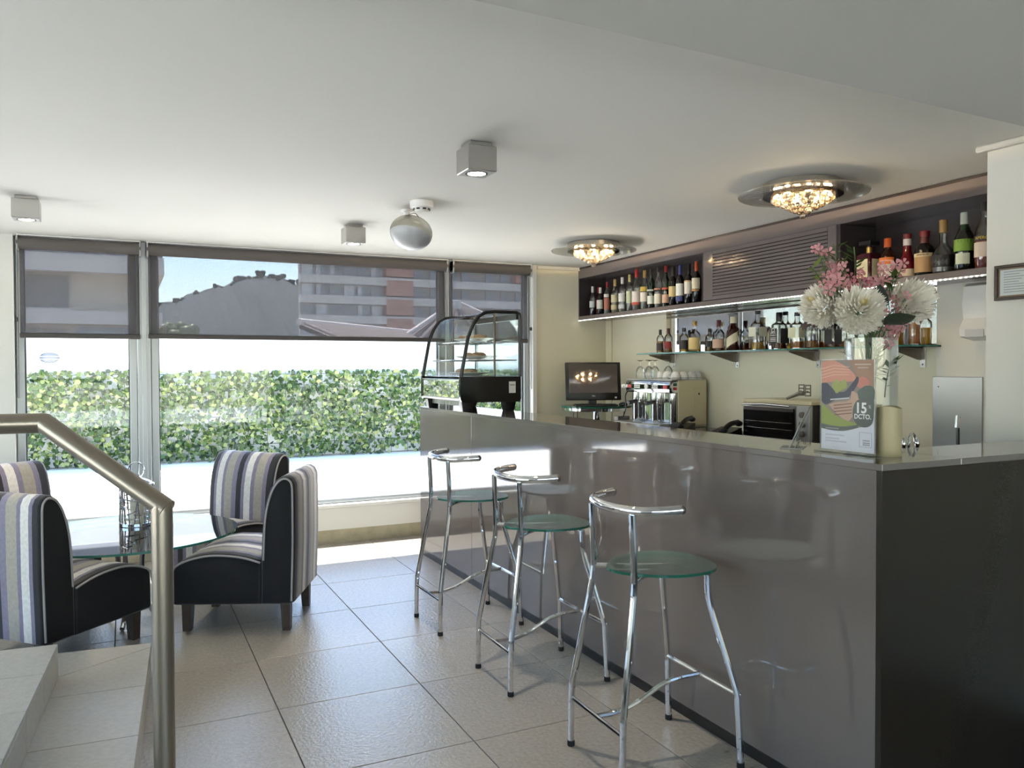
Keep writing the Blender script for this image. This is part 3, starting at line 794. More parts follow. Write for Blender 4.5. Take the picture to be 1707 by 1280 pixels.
# platters inside the case
M_plate = mat('porcelain', rgb(224, 224, 220), .2)
M_pastry = mat('brown_pastry', rgb(178, 140, 98), .7, noise=(40, .25))
for (py_, pz_, px_, n_, lab) in ((.36, .459, .25, 5, 'white oval platter of pastries on the top shelf of the display case'), (.30, .339, .24, 3, 'white oval platter on the middle shelf of the display case'), (.40, .229, .22, 3, 'white oval platter on the bottom of the display case')):
    p_ = thing('platter', lab, 'platter', (2.13 + ox + px_, 4.735 + py_, ZTOP + pz_))
    B().lathe([(.06, 0), (.07, .004), (.12, .02), (.117, .023), (.07, .008), (0, .007)], 24, sq=(1.0, 1.9, 1.0)).to('dish', M_plate, p_)
    for k in range(n_):
        B().ball(((k % 2) * .06 - .03, (k - n_ / 2) * .07 + .03, .028), .03, 10, 7, sc=(1.2, 1.5, .7)).to('pastry', M_pastry, p_)
# ================================================================== WALL CABINET OVER THE BAR
# local frame: origin in the far corner, y negative towards the viewer, x negative into the room
CD = .29
def wloc(Y, off): return (WX(Y, off), Y)
cb = thing('wall_cabinet', 'long dark grey wall cabinet of open bottle bays and a slatted door', 'cabinet', (3.99, YW, 1.80), RW)
Y1, Y2, YE = 4.477 - YW, 3.265 - YW, 2.13 - YW
ZH = ZC - .002 - 1.80
B().span((-.012, YE, .03), (-.001, -.002, ZH)).to('back_panel', M_cabin, cb)
B().span((-CD, YE, 0), (-.001, -.002, .033), .002).to('bottom_shelf', M_cab, cb)
B().span((-CD, YE, .372), (-.001, -.002, ZH - .01), .002).to('top_box', M_cab, cb)
B().span((-CD - .006, YE, ZH - .014), (-.001, -.002, ZH), .001).to('top_moulding', M_cabin, cb)
for y, nm in ((-.022, 'end_panel'), (Y1 - .01, 'divider'), (Y2 - .01, 'divider')):
    B().span((-CD + .001, y, .033), (-.012, y + .02, .372), .001).to(nm, M_cabin, cb)
dr = B().span((-CD - .008, Y1 - .115, .035), (-CD + .012, Y1 - .012, .372), .002).to('slatted_door', M_cab, cb)
B().span((-CD - .008, Y2 + .012, .035), (-CD + .012, Y2 + .075, .372), .002).to('stile', M_cab, dr)
B().span((-CD - .008, Y2 + .075, .345), (-CD + .012, Y1 - .115, .372), .002).to('rail', M_cab, dr)
B().span((-CD - .008, Y2 + .075, .035), (-CD + .012, Y1 - .115, .062), .002).to('rail', M_cab, dr)
B().span((-CD + .008, Y2 + .075, .06), (-CD + .012, Y1 - .115, .35)).to('door_back', M_black, dr)
for k in range(13):
    z = .064 + k * .0217
    B().span((-CD - .008, Y2 + .075, z), (-CD + .006, Y1 - .115, z + .0165), .001).to('slat', M_cab, dr)
# light strip along the front edge
M_led = mat('led', (1, 1, 1, 1), .4, emit=(1.0, .97, .92, 1), estr=5.0)
ls = thing('light_strip', 'string of tiny white lights under the front edge of the wall cabinet', 'light strip', (3.99, YW, 1.795), RW)
B().span((-CD - .004, YE, -.004), (-CD + .008, -.01, .0045)).to('strip', M_white, ls)
lb_ = B(); yy = -.03
while yy > YE:
    if not (-3.0 < yy < -2.98): lb_.box((-CD - .005, yy, -.001), (.004, .006, .004))
    yy -= .027
lb_.to('diodes', M_led, ls)

# mirror and glass shelf
mr_ = thing('bar_mirror', 'long frameless mirror behind the bottles on the glass shelf', 'mirror', (WX(4.08), 4.08, 1.49), RW)
B().span((-.010, -1.228, 0), (-.002, 1.233, .308), .003).to('mirror_plate', M_mirror, mr_)
M_shelfglass = glass('shelf_glass', (.90, .95, .94), .16)
gs = thing('glass_shelf', 'green edged glass shelf on four steel brackets below the mirror', 'shelf', (WX(4.08), 4.08, 1.475), RW)
b = B().span((-.25, -1.26, 0), (-.001, 1.30, .010))
for f in b.bm.faces:
    if abs(f.normal.z) < .5: f.material_index = 1
b.to('shelf_pane', [M_shelfglass, M_glassedge], gs, smooth=False)
for y in (5.223, 4.467, 3.71, 2.961):
    g = B()
    MX = Matrix(((1, 0, 0, 0), (0, 0, 1, 0), (0, 1, 0, 0), (0, 0, 0, 1)))
    g.prism([(-.23, -.006), (-.001, -.006), (-.001, -.068), (-.03, -.066), (-.23, -.012)], .004, Matrix.Translation((0, y - 4.08, 0)) @ MX)
    g.span((-.235, y - 4.08 - .012, -.005), (-.001, y - 4.08 + .016, -.0005), .001)
    br = g.to('bracket', M_darksteel, gs, smooth=False)
    pl = B().span((-.006, y - 4.08 - .028, -.108), (-.001, y - 4.08 + .004, -.002), .001).to('wall_plate', M_steel, br)
    B().lathe([(.005, 0), (.004, .003), (0, .004)], 10, (-.006, y - 4.08 - .012, -.092), M=Matrix.Rotation(-PI / 2, 3, 'Y')).to('screw', M_darksteel, br)

# ================================================================== BOTTLES
def colmat(prefix, c, **kw): return mat('%s_%d_%d_%d' % (prefix, *c), rgb(*c), **kw)
G_clear = glass('bottle_clear', (.95, .965, .96), .14)
G_green = glass('bottle_green', (.12, .30, .16), .20)
G_dark = mat('bottle_dark', rgb(20, 18, 20), .08)
G_brown = mat('bottle_brown', rgb(50, 22, 14), .08)
G_red = mat('bottle_red', rgb(96, 14, 26), .10)
G_plum = mat('bottle_plum', rgb(66, 20, 36), .12)
def liquid(name, c):
    return glass('liquid_' + name, tuple(lin(v) ** .7 for v in c), .04, .6, rgb(*c))
LIQ = {'amber': liquid('amber', (214, 140, 40)), 'gold': liquid('gold', (232, 186, 70)), 'brown': liquid('brown', (128, 62, 24)), 'pale': liquid('pale', (214, 214, 190)),
       'blue': liquid('blue', (80, 80, 120)), 'orange': liquid('orange', (196, 70, 40)), 'water': liquid('water', (196, 200, 200)), 'red': liquid('red', (120, 30, 40))}
def prof_for(kind, r, h):
    if kind == 'wine':   return [(r * .9, 0), (r, .006), (r, h * .60), (r * .88, h * .66), (r * .48, h * .73), (r * .36, h * .78), (r * .36, h)]
    if kind == 'spirit': return [(r * .92, 0), (r, .006), (r, h * .60), (r * .93, h * .66), (r * .72, h * .71), (r * .45, h * .76), (r * .36, h * .82), (r * .36, h)]
    if kind == 'tall':   return [(r * .92, 0), (r, .006), (r, h * .52), (r * .9, h * .60), (r * .62, h * .70), (r * .42, h * .78), (r * .36, h * .84), (r * .36, h)]
    if kind == 'bulb':   return [(r * .92, 0), (r, .006), (r, h * .54), (r * .85, h * .62), (r * .45, h * .68), (r * .34, h * .72), (r * .42, h * .77), (r * .34, h * .83), (r * .34, h)]
    if kind == 'round':  return [(r * .7, 0), (r * .92, .012), (r, h * .20), (r * .97, h * .34), (r * .75, h * .46), (r * .38, h * .54), (r * .30, h * .60), (r * .30, h)]
    if kind == 'flare':  return [(r * .95, 0), (r, .008), (r, h * .22), (r * .85, h * .36), (r * .55, h * .52), (r * .42, h * .66), (r * .40, h)]
    if kind == 'block':  return [(r * .95, 0), (r, .006), (r, h * .62), (r * .92, h * .67), (r * .5, h * .73), (r * .36, h * .78), (r * .36, h)]
    if kind == 'stout':  return [(r * .92, 0), (r, .008), (r * 1.0, h * .55), (r * .85, h * .65), (r * .45, h * .73), (r * .40, h * .78), (r * .42, h)]
    if kind == 'decanter': return [(r * .97, 0), (r, .006), (r, h * .66), (r * .9, h * .70), (r * .26, h * .72), (r * .24, h * .80), (r * .24, h)]
def bottle(Y, off, w, h, kind, label, glass_m, cap, caph, liq=None, lev=0.0, lab=None, labz=(.1, .45), lab2=None, z0=1.833, collar=None, group=None, capw=1.0, txt=None, sqr=None, tilt=None):
    r = w / 2
    t = thing('bottle', label, 'bottle', (WX(Y, off), Y, z0), RW, group)
    pf = prof_for(kind, r, h)
    sq = (1, 1, .35) if sqr else None
    if kind == 'decanter': sq = (1, 1, .25)
    def shp(p, n=20, s=sq):
        b_ = B()
        if s and (kind in ('block', 'decanter')):
            k0 = len([q for q in p if q[0] > r * .6])
            rows = []
            for rr_, zz in p:
                e = s[2] if rr_ > r * .6 else 1.0
                row = []
                for i in range(n):
                    a = 2 * PI * i / n + PI / 4 * 0
                    x, y = math.cos(a), math.sin(a)
                    row.append((math.copysign(abs(x) ** e, x) * max(rr_, 1e-4), math.copysign(abs(y) ** e, y) * max(rr_, 1e-4), zz))
                rows.append(row)
            b_.rows(rows, True, 0, True, True)
        else: b_.lathe(p, n)
        return b_
    shp(pf).to('glass_body', glass_m, t)
    if liq:
        zl = h * lev; lp = []
        for (r0, za), (r1, zb_) in zip(pf, pf[1:]):
            lp.append((r0 * .93, max(za, .006)))
            if zb_ >= zl:
                f_ = (zl - za) / max(1e-6, zb_ - za); lp.append(((r0 + (r1 - r0) * f_) * .93, zl)); break
        shp(lp).to('liquid', LIQ[liq], t)
    cr_ = pf[-1][0] * 1.12 * capw
    cm = colmat('cap', cap, rough=.35)
    if kind == 'decanter':
        B().box((0, 0, h - .012), (r * 1.5, r * 1.5, .026), .004).to('cap', M_black, t)
        B().lathe([(r * .3, h * .72), (r * .3, h * .86)], 14).to('neck_ring', mat('gold_foil', rgb(190, 160, 90), .3, .8), t)
    else:
        B().lathe([(cr_ * .98, h - caph), (cr_, h - caph + .003), (cr_, h - .003), (cr_ * .9, h), (0, h)], 16).to('cap', cm, t)
    if collar:
        B().lathe([(pf[-1][0] * 1.1, h - caph - collar[1]), (pf[-1][0] * 1.1, h - caph)], 14).to('neck_band', colmat('lab', collar[0], rough=.5), t)
    AL = math.radians(205)     # label faces the bar side, towards the room
    def labp(c, z, grow=1.012, spread=75, nm='label', zs=None):
        m_ = colmat('lab', c, rough=.55)
        if kind in ('block', 'decanter'):
            q = B()
            q.span((-r * grow - .0008, -r * .72, z[0] * h), (-r * grow, r * .72, z[1] * h)); q.span((-r * .72, -r * grow - .0008, z[0] * h), (r * .72, -r * grow, z[1] * h))
            return q.to(nm, m_, t, smooth=False)
        a0, a1 = AL - math.radians(spread), AL + math.radians(spread)
        q = B()
        rows = []
        for zz in (z[0], z[1]):
            row = []
            for i in range(15):
                a = a0 + (a1 - a0) * i / 14
                zz2 = zz * h + (tilt * (i / 14 - .5) * h if tilt and nm == 'label' else 0)
                # radius of the body at that height
                rr_ = r
                for (ra, za), (rb2, zb2) in zip(pf, pf[1:]):
                    if za <= zz2 <= zb2: rr_ = ra + (rb2 - ra) * (zz2 - za) / max(1e-6, zb2 - za)
                rr_ = max(rr_, r * .8) * grow + .0004
                row.append((rr_ * math.cos(a), rr_ * math.sin(a), zz2))
            rows.append(row)
        q.rows(rows, closed=False)
        return q.to(nm, m_, t)
    if lab: labp(lab, labz)
    if lab2: labp(lab2[0], lab2[1], 1.03, 60 if len(lab2) < 3 else lab2[2], 'label_band')
    if txt:
        me = text_mesh(txt[0], txt[1], .0004, wrap=r * 1.04 + .001); me.materials.append(colmat('ink', txt[2], rough=.5))
        inst('lettering', me, t, (0, 0, txt[3] * h), (0, 0, math.radians(25)))
    return t
UL = 'bottles in the far open bay of the wall cabinet'
BT = [
 (6.137, .22, .054, .262, 'spirit', 'slim clear bottle with white cap and blue base, leftmost on the upper shelf', G_clear, (228, 228, 226), .055, 'blue', .22, (206, 214, 222), (.28, .50)),
 (6.235, .10, .052, .270, 'wine', 'red bottle half hidden behind the first two bottles of the upper shelf', G_red, (150, 30, 36), .056, None, 0, (150, 40, 44), (.35, .55)),
 (6.003, .22, .062, .240, 'wine', 'dark bottle with white cap and square white label near the cabinet corner', G_dark, (226, 226, 224), .051, None, 0, (228, 228, 226), (.22, .54)),
 (5.886, .22, .056, .277, 'spirit', 'clear bottle with red cap and rusty red label', G_clear, (150, 28, 34), .05, 'water', .45, (176, 110, 92), (.14, .5), ((214, 208, 200), (.52, .62))),
 (6.0, .08, .045, .25, 'wine', 'small dark bottle with pale cap at the back of the upper shelf', G_dark, (190, 170, 140), .03, None, 0, None, (.1, .4)),
 (5.760, .22, .064, .287, 'spirit', 'clear bottle with tan cap and cream label', G_clear, (186, 158, 104), .059, 'pale', .5, (214, 206, 170), (.32, .54), ((204, 192, 150), (.10, .24))),
 (5.644, .22, .064, .292, 'spirit', 'clear bottle with tall white cap and white label', G_clear, (230, 230, 226), .055, 'water', .45, (226, 226, 224), (.30, .54), ((196, 200, 204), (.10, .22))),
 (5.532, .22, .054, .302, 'spirit', 'slim bottle with pale yellow cap and pale green label', G_clear, (216, 200, 130), .057, 'water', .4, (206, 214, 176), (.22, .55)),
 (5.428, .22, .076, .334, 'tall', 'large clear bottle with red cap and white label with a red band', G_clear, (176, 40, 40), .068, 'water', .45, (224, 216, 214), (.20, .46), ((196, 96, 80), (.13, .20))),
 (5.312, .22, .070, .312, 'tall', 'large clear bottle with gold cap and yellow shoulder', G_clear, (172, 140, 78), .058, 'water', .42, (226, 220, 214), (.20, .44), ((214, 186, 90), (.46, .58))),
 (5.220, .22, .062, .314, 'spirit', 'green glass bottle with dark cap and small white label', G_green, (40, 40, 42), .046, None, 0, (216, 222, 216), (.12, .32), ((190, 200, 190), (.44, .48))),
 (5.125, .22, .060, .318, 'spirit', 'clear bottle with black cap and small oval white label', G_clear, (44, 46, 52), .042, 'water', .4, (226, 222, 206), (.10, .34), ((190, 130, 100), (.44, .48))),
 (5.023, .22, .060, .315, 'spirit', 'green glass bottle with red cap and rosy label', G_green, (160, 36, 36), .050, None, 0, (206, 170, 150), (.10, .30), ((190, 90, 70), (.42, .47))),
 (4.931, .22, .064, .296, 'wine', 'dark wine bottle with black foil and tan label', G_dark, (28, 26, 26), .070, None, 0, (206, 186, 138), (.24, .50)),
 (4.842, .22, .062, .297, 'wine', 'dark wine bottle with blue foil and white label', G_dark, (52, 62, 128), .075, None, 0, (220, 224, 220), (.24, .54), ((70, 84, 140), (.10, .22))),
 (4.739, .22, .064, .293, 'wine', 'dark wine bottle with black foil and white label with a tan top edge', G_dark, (30, 26, 26), .080, None, 0, (222, 216, 206), (.26, .56), ((190, 150, 110), (.56, .59))),
 (4.648, .22, .066, .303, 'wine', 'dark wine bottle with orange foil and cream label', G_dark, (188, 74, 40), .080, None, 0, (218, 208, 184), (.34, .60), ((190, 140, 80), (.29, .325))),
 (4.545, .20, .062, .270, 'wine', 'dark wine bottle with cream label tucked against the slatted door', G_dark, (30, 26, 26), .070, None, 0, (222, 216, 200), (.36, .62)),
]
for a in BT:
    bottle(*a[:13], lab2=a[13] if len(a) > 13 else None, group=UL)
UR = 'bottles in the near open bay of the wall cabinet'
bottle(3.150, .19, .104, .231, 'decanter', 'square plum red liqueur bottle with flat black stopper and cream label', G_plum, (30, 28, 24), .03, lab=(222, 212, 172), labz=(.12, .56), group=UR)
bottle(3.019, .20, .082, .228, 'stout', 'brown liqueur bottle with orange cap, orange strip and white label', G_brown, (206, 92, 34), .049, lab=(216, 210, 196), labz=(.10, .38), lab2=((226, 120, 44), (.38, .54), 62), group=UR, txt=('COINTREAU', .013, (250, 236, 214), .46))
bottle(2.896, .20, .094, .234, 'flare', 'dark red flaring bottle with red cap and white neck band', G_red, (110, 20, 30), .028, lab=(206, 186, 160), labz=(.04, .20), collar=((216, 206, 200), .034), group=UR)
bottle(2.793, .20, .094, .233, 'stout', 'black bottle with fat red cap and arched tan label', G_dark, (128, 28, 36), .030, lab=(178, 142, 98), labz=(.08, .42), lab2=((220, 200, 160), (.42, .50), 70), group=UR, capw=1.15, collar=((96, 40, 34), .04), txt=('DRAMBUIE', .0125, (60, 34, 20), .46))
bottle(2.687, .20, .112, .271, 'round', 'squat round clear bottle with gold cap and black oval label', G_clear, (170, 136, 84), .064, liq='water', lev=.3, lab=(34, 34, 36), labz=(.12, .34), group=UR)
bottle(2.573, .20, .092, .288, 'tall', 'clear bottle with silver cap and bright green label band', G_green, (196, 206, 198), .084, lab=(128, 168, 64), labz=(.34, .54), lab2=((206, 214, 190), (.12, .30), 40), group=UR)
bottle(2.470, .20, .084, .318, 'tall', 'orange red aperitif bottle with black cap and yellow lettering, beside the near wall', G_clear, (30, 28, 28), .041, liq='orange', lev=.46, lab=(222, 206, 190), labz=(.18, .40), lab2=((52, 40, 60), (.42, .50), 75), group=UR, txt=('APEROL', .020, (240, 210, 60), .46))
MS_ = 'bottles on the glass shelf'
ZS = 1.486
MB_ = [
 (5.195, .15, .060, .184, 'spirit', 'small amber bottle with black cap, leftmost on the glass shelf', G_clear, (30, 28, 30), .042, 'amber', .5, (60, 40, 38), (.10, .42)),
 (5.115, .13, .064, .190, 'spirit', 'amber bottle with maroon cap and red label, second on the glass shelf', G_clear, (84, 26, 34), .042, 'amber', .42, (146, 46, 40), (.16, .46)),
 (4.913, .13, .074, .184, 'spirit', 'amber bottle with black cap and black label beside the gold capped bottle', G_clear, (26, 26, 28), .030, 'gold', .5, (52, 44, 44), (.12, .50)),
 (4.783, .13, .090, .228, 'bulb', 'wide clear bottle with gold cap and bulging neck', G_clear, (190, 156, 84), .035, 'gold', .14, (216, 190, 130), (.08, .46)),
 (4.640, .10, .062, .165, 'spirit', 'small clear bottle with black cap and yellow dregs', G_clear, (26, 26, 28), .034, 'gold', .22, None, (.1, .4)),  # this bottle and the next stand in for mirror reflections
 (4.585, .15, .052, .162, 'spirit', 'small bottle with black cap and dark green label', G_clear, (26, 26, 28), .028, 'gold', .12, (46, 50, 46), (.20, .46)),
 (4.506, .13, .088, .221, 'bulb', 'clear round shouldered bottle with maroon cap and brown whisky', G_clear, (84, 30, 40), .056, 'brown', .28, (206, 172, 150), (.10, .38)),
 (4.340, .14, .092, .235, 'stout', 'brown bottle with cream cap and slanted cream label', G_brown, (216, 208, 180), .045, None, 0, (214, 206, 176), (.16, .44)),
 (4.106, .13, .094, .261, 'block', 'square clear bottle with black cap, cream label and a little gold whisky', G_clear, (40, 38, 52), .026, 'gold', .2, (212, 214, 196), (.34, .58)),
 (3.906, .13, .100, .237, 'block', 'square whiskey bottle with black cap and black label', G_clear, (24, 24, 26), .059, 'brown', .16, (26, 26, 28), (.16, .56)),
 (3.749, .13, .088, .227, 'block', 'square clear bottle with navy cap, pale label and amber whisky', G_clear, (40, 40, 58), .024, 'amber', .2, (206, 208, 180), (.30, .58)),
 (3.627, .13, .086, .270, 'block', 'tall square bottle with black cap and slanted dark label', G_clear, (28, 26, 28), .047, 'amber', .17, None, (.1, .4)),
 (2.905, .13, .060, .205, 'wine', 'tall amber bottle at the right end of the glass shelf behind the flowers', G_clear, (60, 50, 40), .036, 'amber', .58, None, (.1, .4)),
 (3.02, .12, .070, .20, 'spirit', 'amber bottle partly hidden by the flowers', G_clear, (60, 40, 30), .036, 'gold', .5, None, (.1, .4)),  # one of this amber pair stands in for a mirror reflection
 (3.46, .13, .078, .19, 'block', 'square bottle with black label just left of the white flowers', G_clear, (26, 26, 28), .04, 'brown', .2, (30, 30, 32), (.1, .56)),  # repeats the whiskey bottle as its reflection in the mirror
]
mbo = []
for a in MB_:
    mbo.append(bottle(*a[:13], z0=ZS, group=MS_, tilt=.30 if 'slanted cream' in a[5] else None))
# details of single labels
t = mbo[9]
me = text_mesh('JACK', .020, .0004); me.materials.append(colmat('ink', (226, 226, 222), rough=.5))
inst('lettering', me, t, (-.0515, 0, .105), (PI / 2, 0, -PI / 2))
me = text_mesh("DANIEL'S", .013, .0004); me.materials.append(MATS['ink_226_226_222']); inst('lettering', me, t, (-.0515, 0, .088), (PI / 2, 0, -PI / 2))
B().lathe([(.014, 0), (.014, .0006), (.010, .0006), (.010, 0)], 20, (-.0512, 0, .122), M=Matrix.Rotation(-PI / 2, 3, 'Y')).to('label_ring', MATS['ink_226_226_222'], t)
for zz in (.072, .062, .052): B().box((-.0515, 0, zz), (.0006, .05, .004)).to('label_line', MATS['ink_226_226_222'], t)
t = mbo[11]
M_dk = colmat('lab', (58, 40, 34), rough=.5)
for nm_, cpos, dims in (('label', (-.044, 0, .14), (.0012, .082, .034)), ('label', (0, -.044, .155), (.082, .0012, .034))):
    o = B().box((0, 0, 0), dims).to(nm_, M_dk, t, cpos, (math.radians(24) if dims[0] < .01 else 0, math.radians(24) if dims[0] > .01 else 0, 0))
    if dims[0] > .01: o.rotation_euler = (0, math.radians(-20), 0)
    else: o.rotation_euler = (math.radians(-20), 0, 0)
t = mbo[7]
B().lathe([(.018, 0), (.018, .0008), (0, .0008)], 6, (-.046, -.012, .155), M=Matrix.Rotation(-PI / 2, 3, 'Y')).to('crest', M_dk, t)
# ================================================================== CEILING LIGHTS
M_bulb = mat('warm_bulb', (1, 1, 1, 1), .4, emit=(1.0, .74, .42, 1), estr=430.0)
M_crystal = glass('crystal', (.98, .93, .86), .30, .12, rgb(255, 226, 180))
M_ltglass = glass('lamp_disc_glass', (.93, .94, .93), .10, .22, rgb(225, 226, 220))
M_lampsteel = mat('lamp_drum_steel', rgb(186, 178, 168), .25, .9)
def make_chandelier(lab, x, y):
    t = thing('ceiling_lamp', lab, 'ceiling lamp', (x, y, ZC), 0, 'crystal ceiling lamps above the bar')
    B().lathe([(.185, -.001), (.19, -.004), (.19, -.036), (.184, -.04), (.155, -.038), (0, -.034)], 40).to('drum', M_lampsteel, t)
    B().lathe([(.19, -.056), (.305, -.052), (.307, -.055), (.305, -.059), (.19, -.063)], 56).to('glass_disc', M_ltglass, t)
    B().lathe([(.150, -.054), (.188, -.052), (.188, -.064), (.150, -.066), (.150, -.054)], 48).to('dark_ring', M_gloss_black, t)
    for k in range(6):
        a = 2 * PI * k / 6
        B().tube([(.205 * math.cos(a), .205 * math.sin(a), -.03), (.205 * math.cos(a), .205 * math.sin(a), -.06)], .004, 6).to('spacer', M_chrome, t)
    for k in range(8):
        a = 2 * PI * k / 8 + .2
        B().ball((.125 * math.cos(a), .125 * math.sin(a), -.052), .011, 8, 6).to('bulb', M_bulb, t)
    cm = B().ball((0, 0, 0), .0165, 10, 7).mesh('crystal_ball', M_crystal)
    for ring, (rr_, n_, z) in enumerate(((.135, 16, -.075), (.115, 14, -.088), (.09, 11, -.103), (.062, 8, -.118), (.034, 5, -.133), (0, 1, -.158))):
        for k in range(n_):
            a = 2 * PI * k / n_ + ring * .3
            inst('crystal_ball', cm, t, (rr_ * math.cos(a), rr_ * math.sin(a), z))
make_chandelier('crystal ceiling lamp with glass disc, the one farther away near the window', 3.06, 4.97)
make_chandelier('crystal ceiling lamp with glass disc, the larger one nearer the viewer', 3.0, 2.93)
M_spotlens = mat('spot_lens', (1, 1, 1, 1), .2, emit=(1.0, .88, .68, 1), estr=25.0)
def make_spot(lab, x, y):
    t = thing('ceiling_spotlight', lab, 'spotlight', (x, y, ZC), 0, 'square ceiling spotlights')
    B().box((0, 0, -.008), (.095, .095, .016), .002).to('mounting_plate', M_steel, t)
    b = B().box((0, 0, -.068), (.125, .125, .10), .003)
    b.to('housing', M_lampsteel2, t)
    B().lathe([(.046, -.1185), (.046, -.1195), (.036, -.1195), (.036, -.1185)], 28).to('reflector_ring', M_black, t)
    B().lathe([(.036, -.1188), (0, -.1190)], 24).to('lens', M_spotlens, t)
    L = bpy.data.lights.new('spot_beam', 'SPOT'); L.energy = 22; L.color = (1.0, .88, .72); L.spot_size = math.radians(75); L.spot_blend = .6; L.shadow_soft_size = .03
    lo = bpy.data.objects.new('spot_beam', L); COL.objects.link(lo); lo.parent = t; lo.location = (0, 0, -.13)
M_lampsteel2 = mat('spot_satin', rgb(176, 174, 170), .32, .85)
make_spot('square silver ceiling spotlight in the middle of the ceiling, nearest the viewer', 1.285, 2.98)
make_spot('square silver ceiling spotlight beside the glass globe near the window', 1.305, 4.98)
make_spot('square silver ceiling spotlight at the far left above the narrow blind', -.45, 4.885)
# smoke detector
sm = thing('smoke_detector', 'round white smoke detector on the ceiling', 'smoke detector', (1.456, 4.126, ZC))
B().lathe([(.062, 0), (.064, -.004), (.062, -.034), (.056, -.038), (0, -.038)], 28).to('base', M_white, sm)
B().lathe([(.045, -.038), (.042, -.046), (.030, -.056), (0, -.058)], 24).to('cover', M_white, sm)
for k in range(8):
    a = 2 * PI * k / 8
    B().box((.043 * math.cos(a), .043 * math.sin(a), -.0435), (.006, .018, .008), 0, 0, Matrix.Rotation(a, 3, 'Z')).to('vent_slot', M_black, sm)
# tilted glass globe
gb = thing('globe_lamp', 'tilted smoky glass globe lamp hanging from the ceiling beside the smoke detector', 'lamp', (1.455, 4.38, ZC))
B().lathe([(.035, 0), (.035, -.008), (.016, -.012), (.016, -.035), (0, -.035)], 18).to('mount', M_white, gb)
TM = Matrix.Rotation(math.radians(16), 3, 'Y') @ Matrix.Rotation(math.radians(-14), 3, 'X')
gc = (.03, .01, -.125)
M_globe = glass('smoky_globe', (.90, .88, .82), .12, .45, rgb(232, 227, 212))
M_globe2 = mat('silvered_globe', rgb(176, 178, 182), .42, .1)
pr = [(.122 * math.sin(a), .093 * math.cos(a)) for a in [PI * (.08 + .49 * i / 12) for i in range(13)]]
B().lathe(pr, 32, gc, M=TM).to('upper_glass', M_globe, gb)
pr = [(.1225 * math.sin(a), .0935 * math.cos(a)) for a in [PI * (.57 + .43 * i / 10) for i in range(11)]]
B().lathe(pr, 32, gc, M=TM).to('silvered_bowl', M_globe2, gb)
B().ball((.03, .01, -.105), .034, 14, 10).tube([(.01, 0, -.03), (.025, .008, -.085)], .015, 10).to('bulb', M_plate, gb)
B().tube(smooth_path([(.0, 0, -.03), (.03, -.05, -.025), (.045, -.075, -.05), (.05, -.06, -.07)], 4), .0022, 5).to('wire', M_darksteel, gb)

# ================================================================== BEHIND THE BAR
wc = thing('back_counter', 'low black topped work counter along the bar wall', 'counter', (3.99, YW, 0), RW)
M_blacktop = mat('black_worktop', rgb(26, 24, 24), .15)
B().span((-.56, 2.17 - YW, .885), (-.032, 5.52 - YW, .925), .003).to('worktop', M_blacktop, wc)
for k in range(5):
    y0 = 2.17 - YW + k * .67
    c_ = B().span((-.52, y0, .08), (-.032, y0 + .667, .885), .002).to('cupboard', M_cab, wc)
    B().span((-.535, y0 + .01, .1), (-.52, y0 + .657, .875), .002).to('door', M_cab, c_)
B().span((-.49, 2.17 - YW, 0), (-.032, 5.52 - YW, .08)).to('plinth', M_black, wc)
ZK = .925
# espresso machine
em = thing('espresso_machine', 'chrome two group espresso machine with beige side panel on the back counter', 'coffee machine', (3.66, 4.765, ZK))
M_escream = mat('machine_side_panel', rgb(206, 196, 166), .30, .25)
B().span((.0, .0, .02), (.26, .012, .352), .003).to('side_panel', M_escream, em)
B().span((.13, -.004, .02), (.235, .0, .29), .001).to('service_door', M_escream, em)
B().box((.185, -.005, .25), (.012, .002, .014)).to('lock', M_black, em)
B().span((.0, .57, .02), (.26, .582, .352), .003).to('side_panel', M_chrome, em)
B().span((.02, .012, .02), (.26, .57, .345), .002).to('body', M_chrome, em)
B().span((-.075, .004, .255), (.02, .578, .345), .012, 0, 2).to('upper_front', M_chrome, em)
B().span((-.06, .0, .348), (.26, .582, .358), .003).to('cup_tray', M_steel, em)
B().span((-.078, .004, .285), (-.0755, .578, .318)).to('control_strip', M_gloss_black, em)
M_redp = mat('red_print', rgb(190, 50, 44), .4)
for y, w_, m_ in ((.03, .05, M_redp), (.14, .085, M_white), (.37, .085, M_white), (.49, .05, M_redp), (.545, .02, M_white)):
    q = B()
    if m_ is M_white and w_ > .05:
        for k in range(3):
            for z in (.294, .309): q.box((-.0795, y + .018 + k * .026, z), (.002, .022, .011))
    else: q.box((-.0795, y + w_ / 2, .3015), (.002, w_, .024))
    q.to('button_row', m_, em)
B().lathe([(.022, 0), (.022, .006), (.017, .008), (0, .008)], 20, (-.078, .29, .3015), M=Matrix.Rotation(-PI / 2, 3, 'Y')).to('pressure_gauge', M_plate, em)
for y in (.60, .635):
    B().lathe([(.014, 0), (.016, .02), (.012, .028), (0, .03)], 14, (-.055, y - .02, .3), M=Matrix.Rotation(-PI / 2, 3, 'Y')).to('steam_knob', M_white, em)
for y in (-.001,):
    B().box((-.03, y - .001, .32), (.025, .004, .022), .001).to('switch', mat('green_switch', rgb(30, 66, 50), .3), em)
    B().box((-.03, y - .001, .29), (.025, .004, .022), .001).to('switch', M_redp, em)
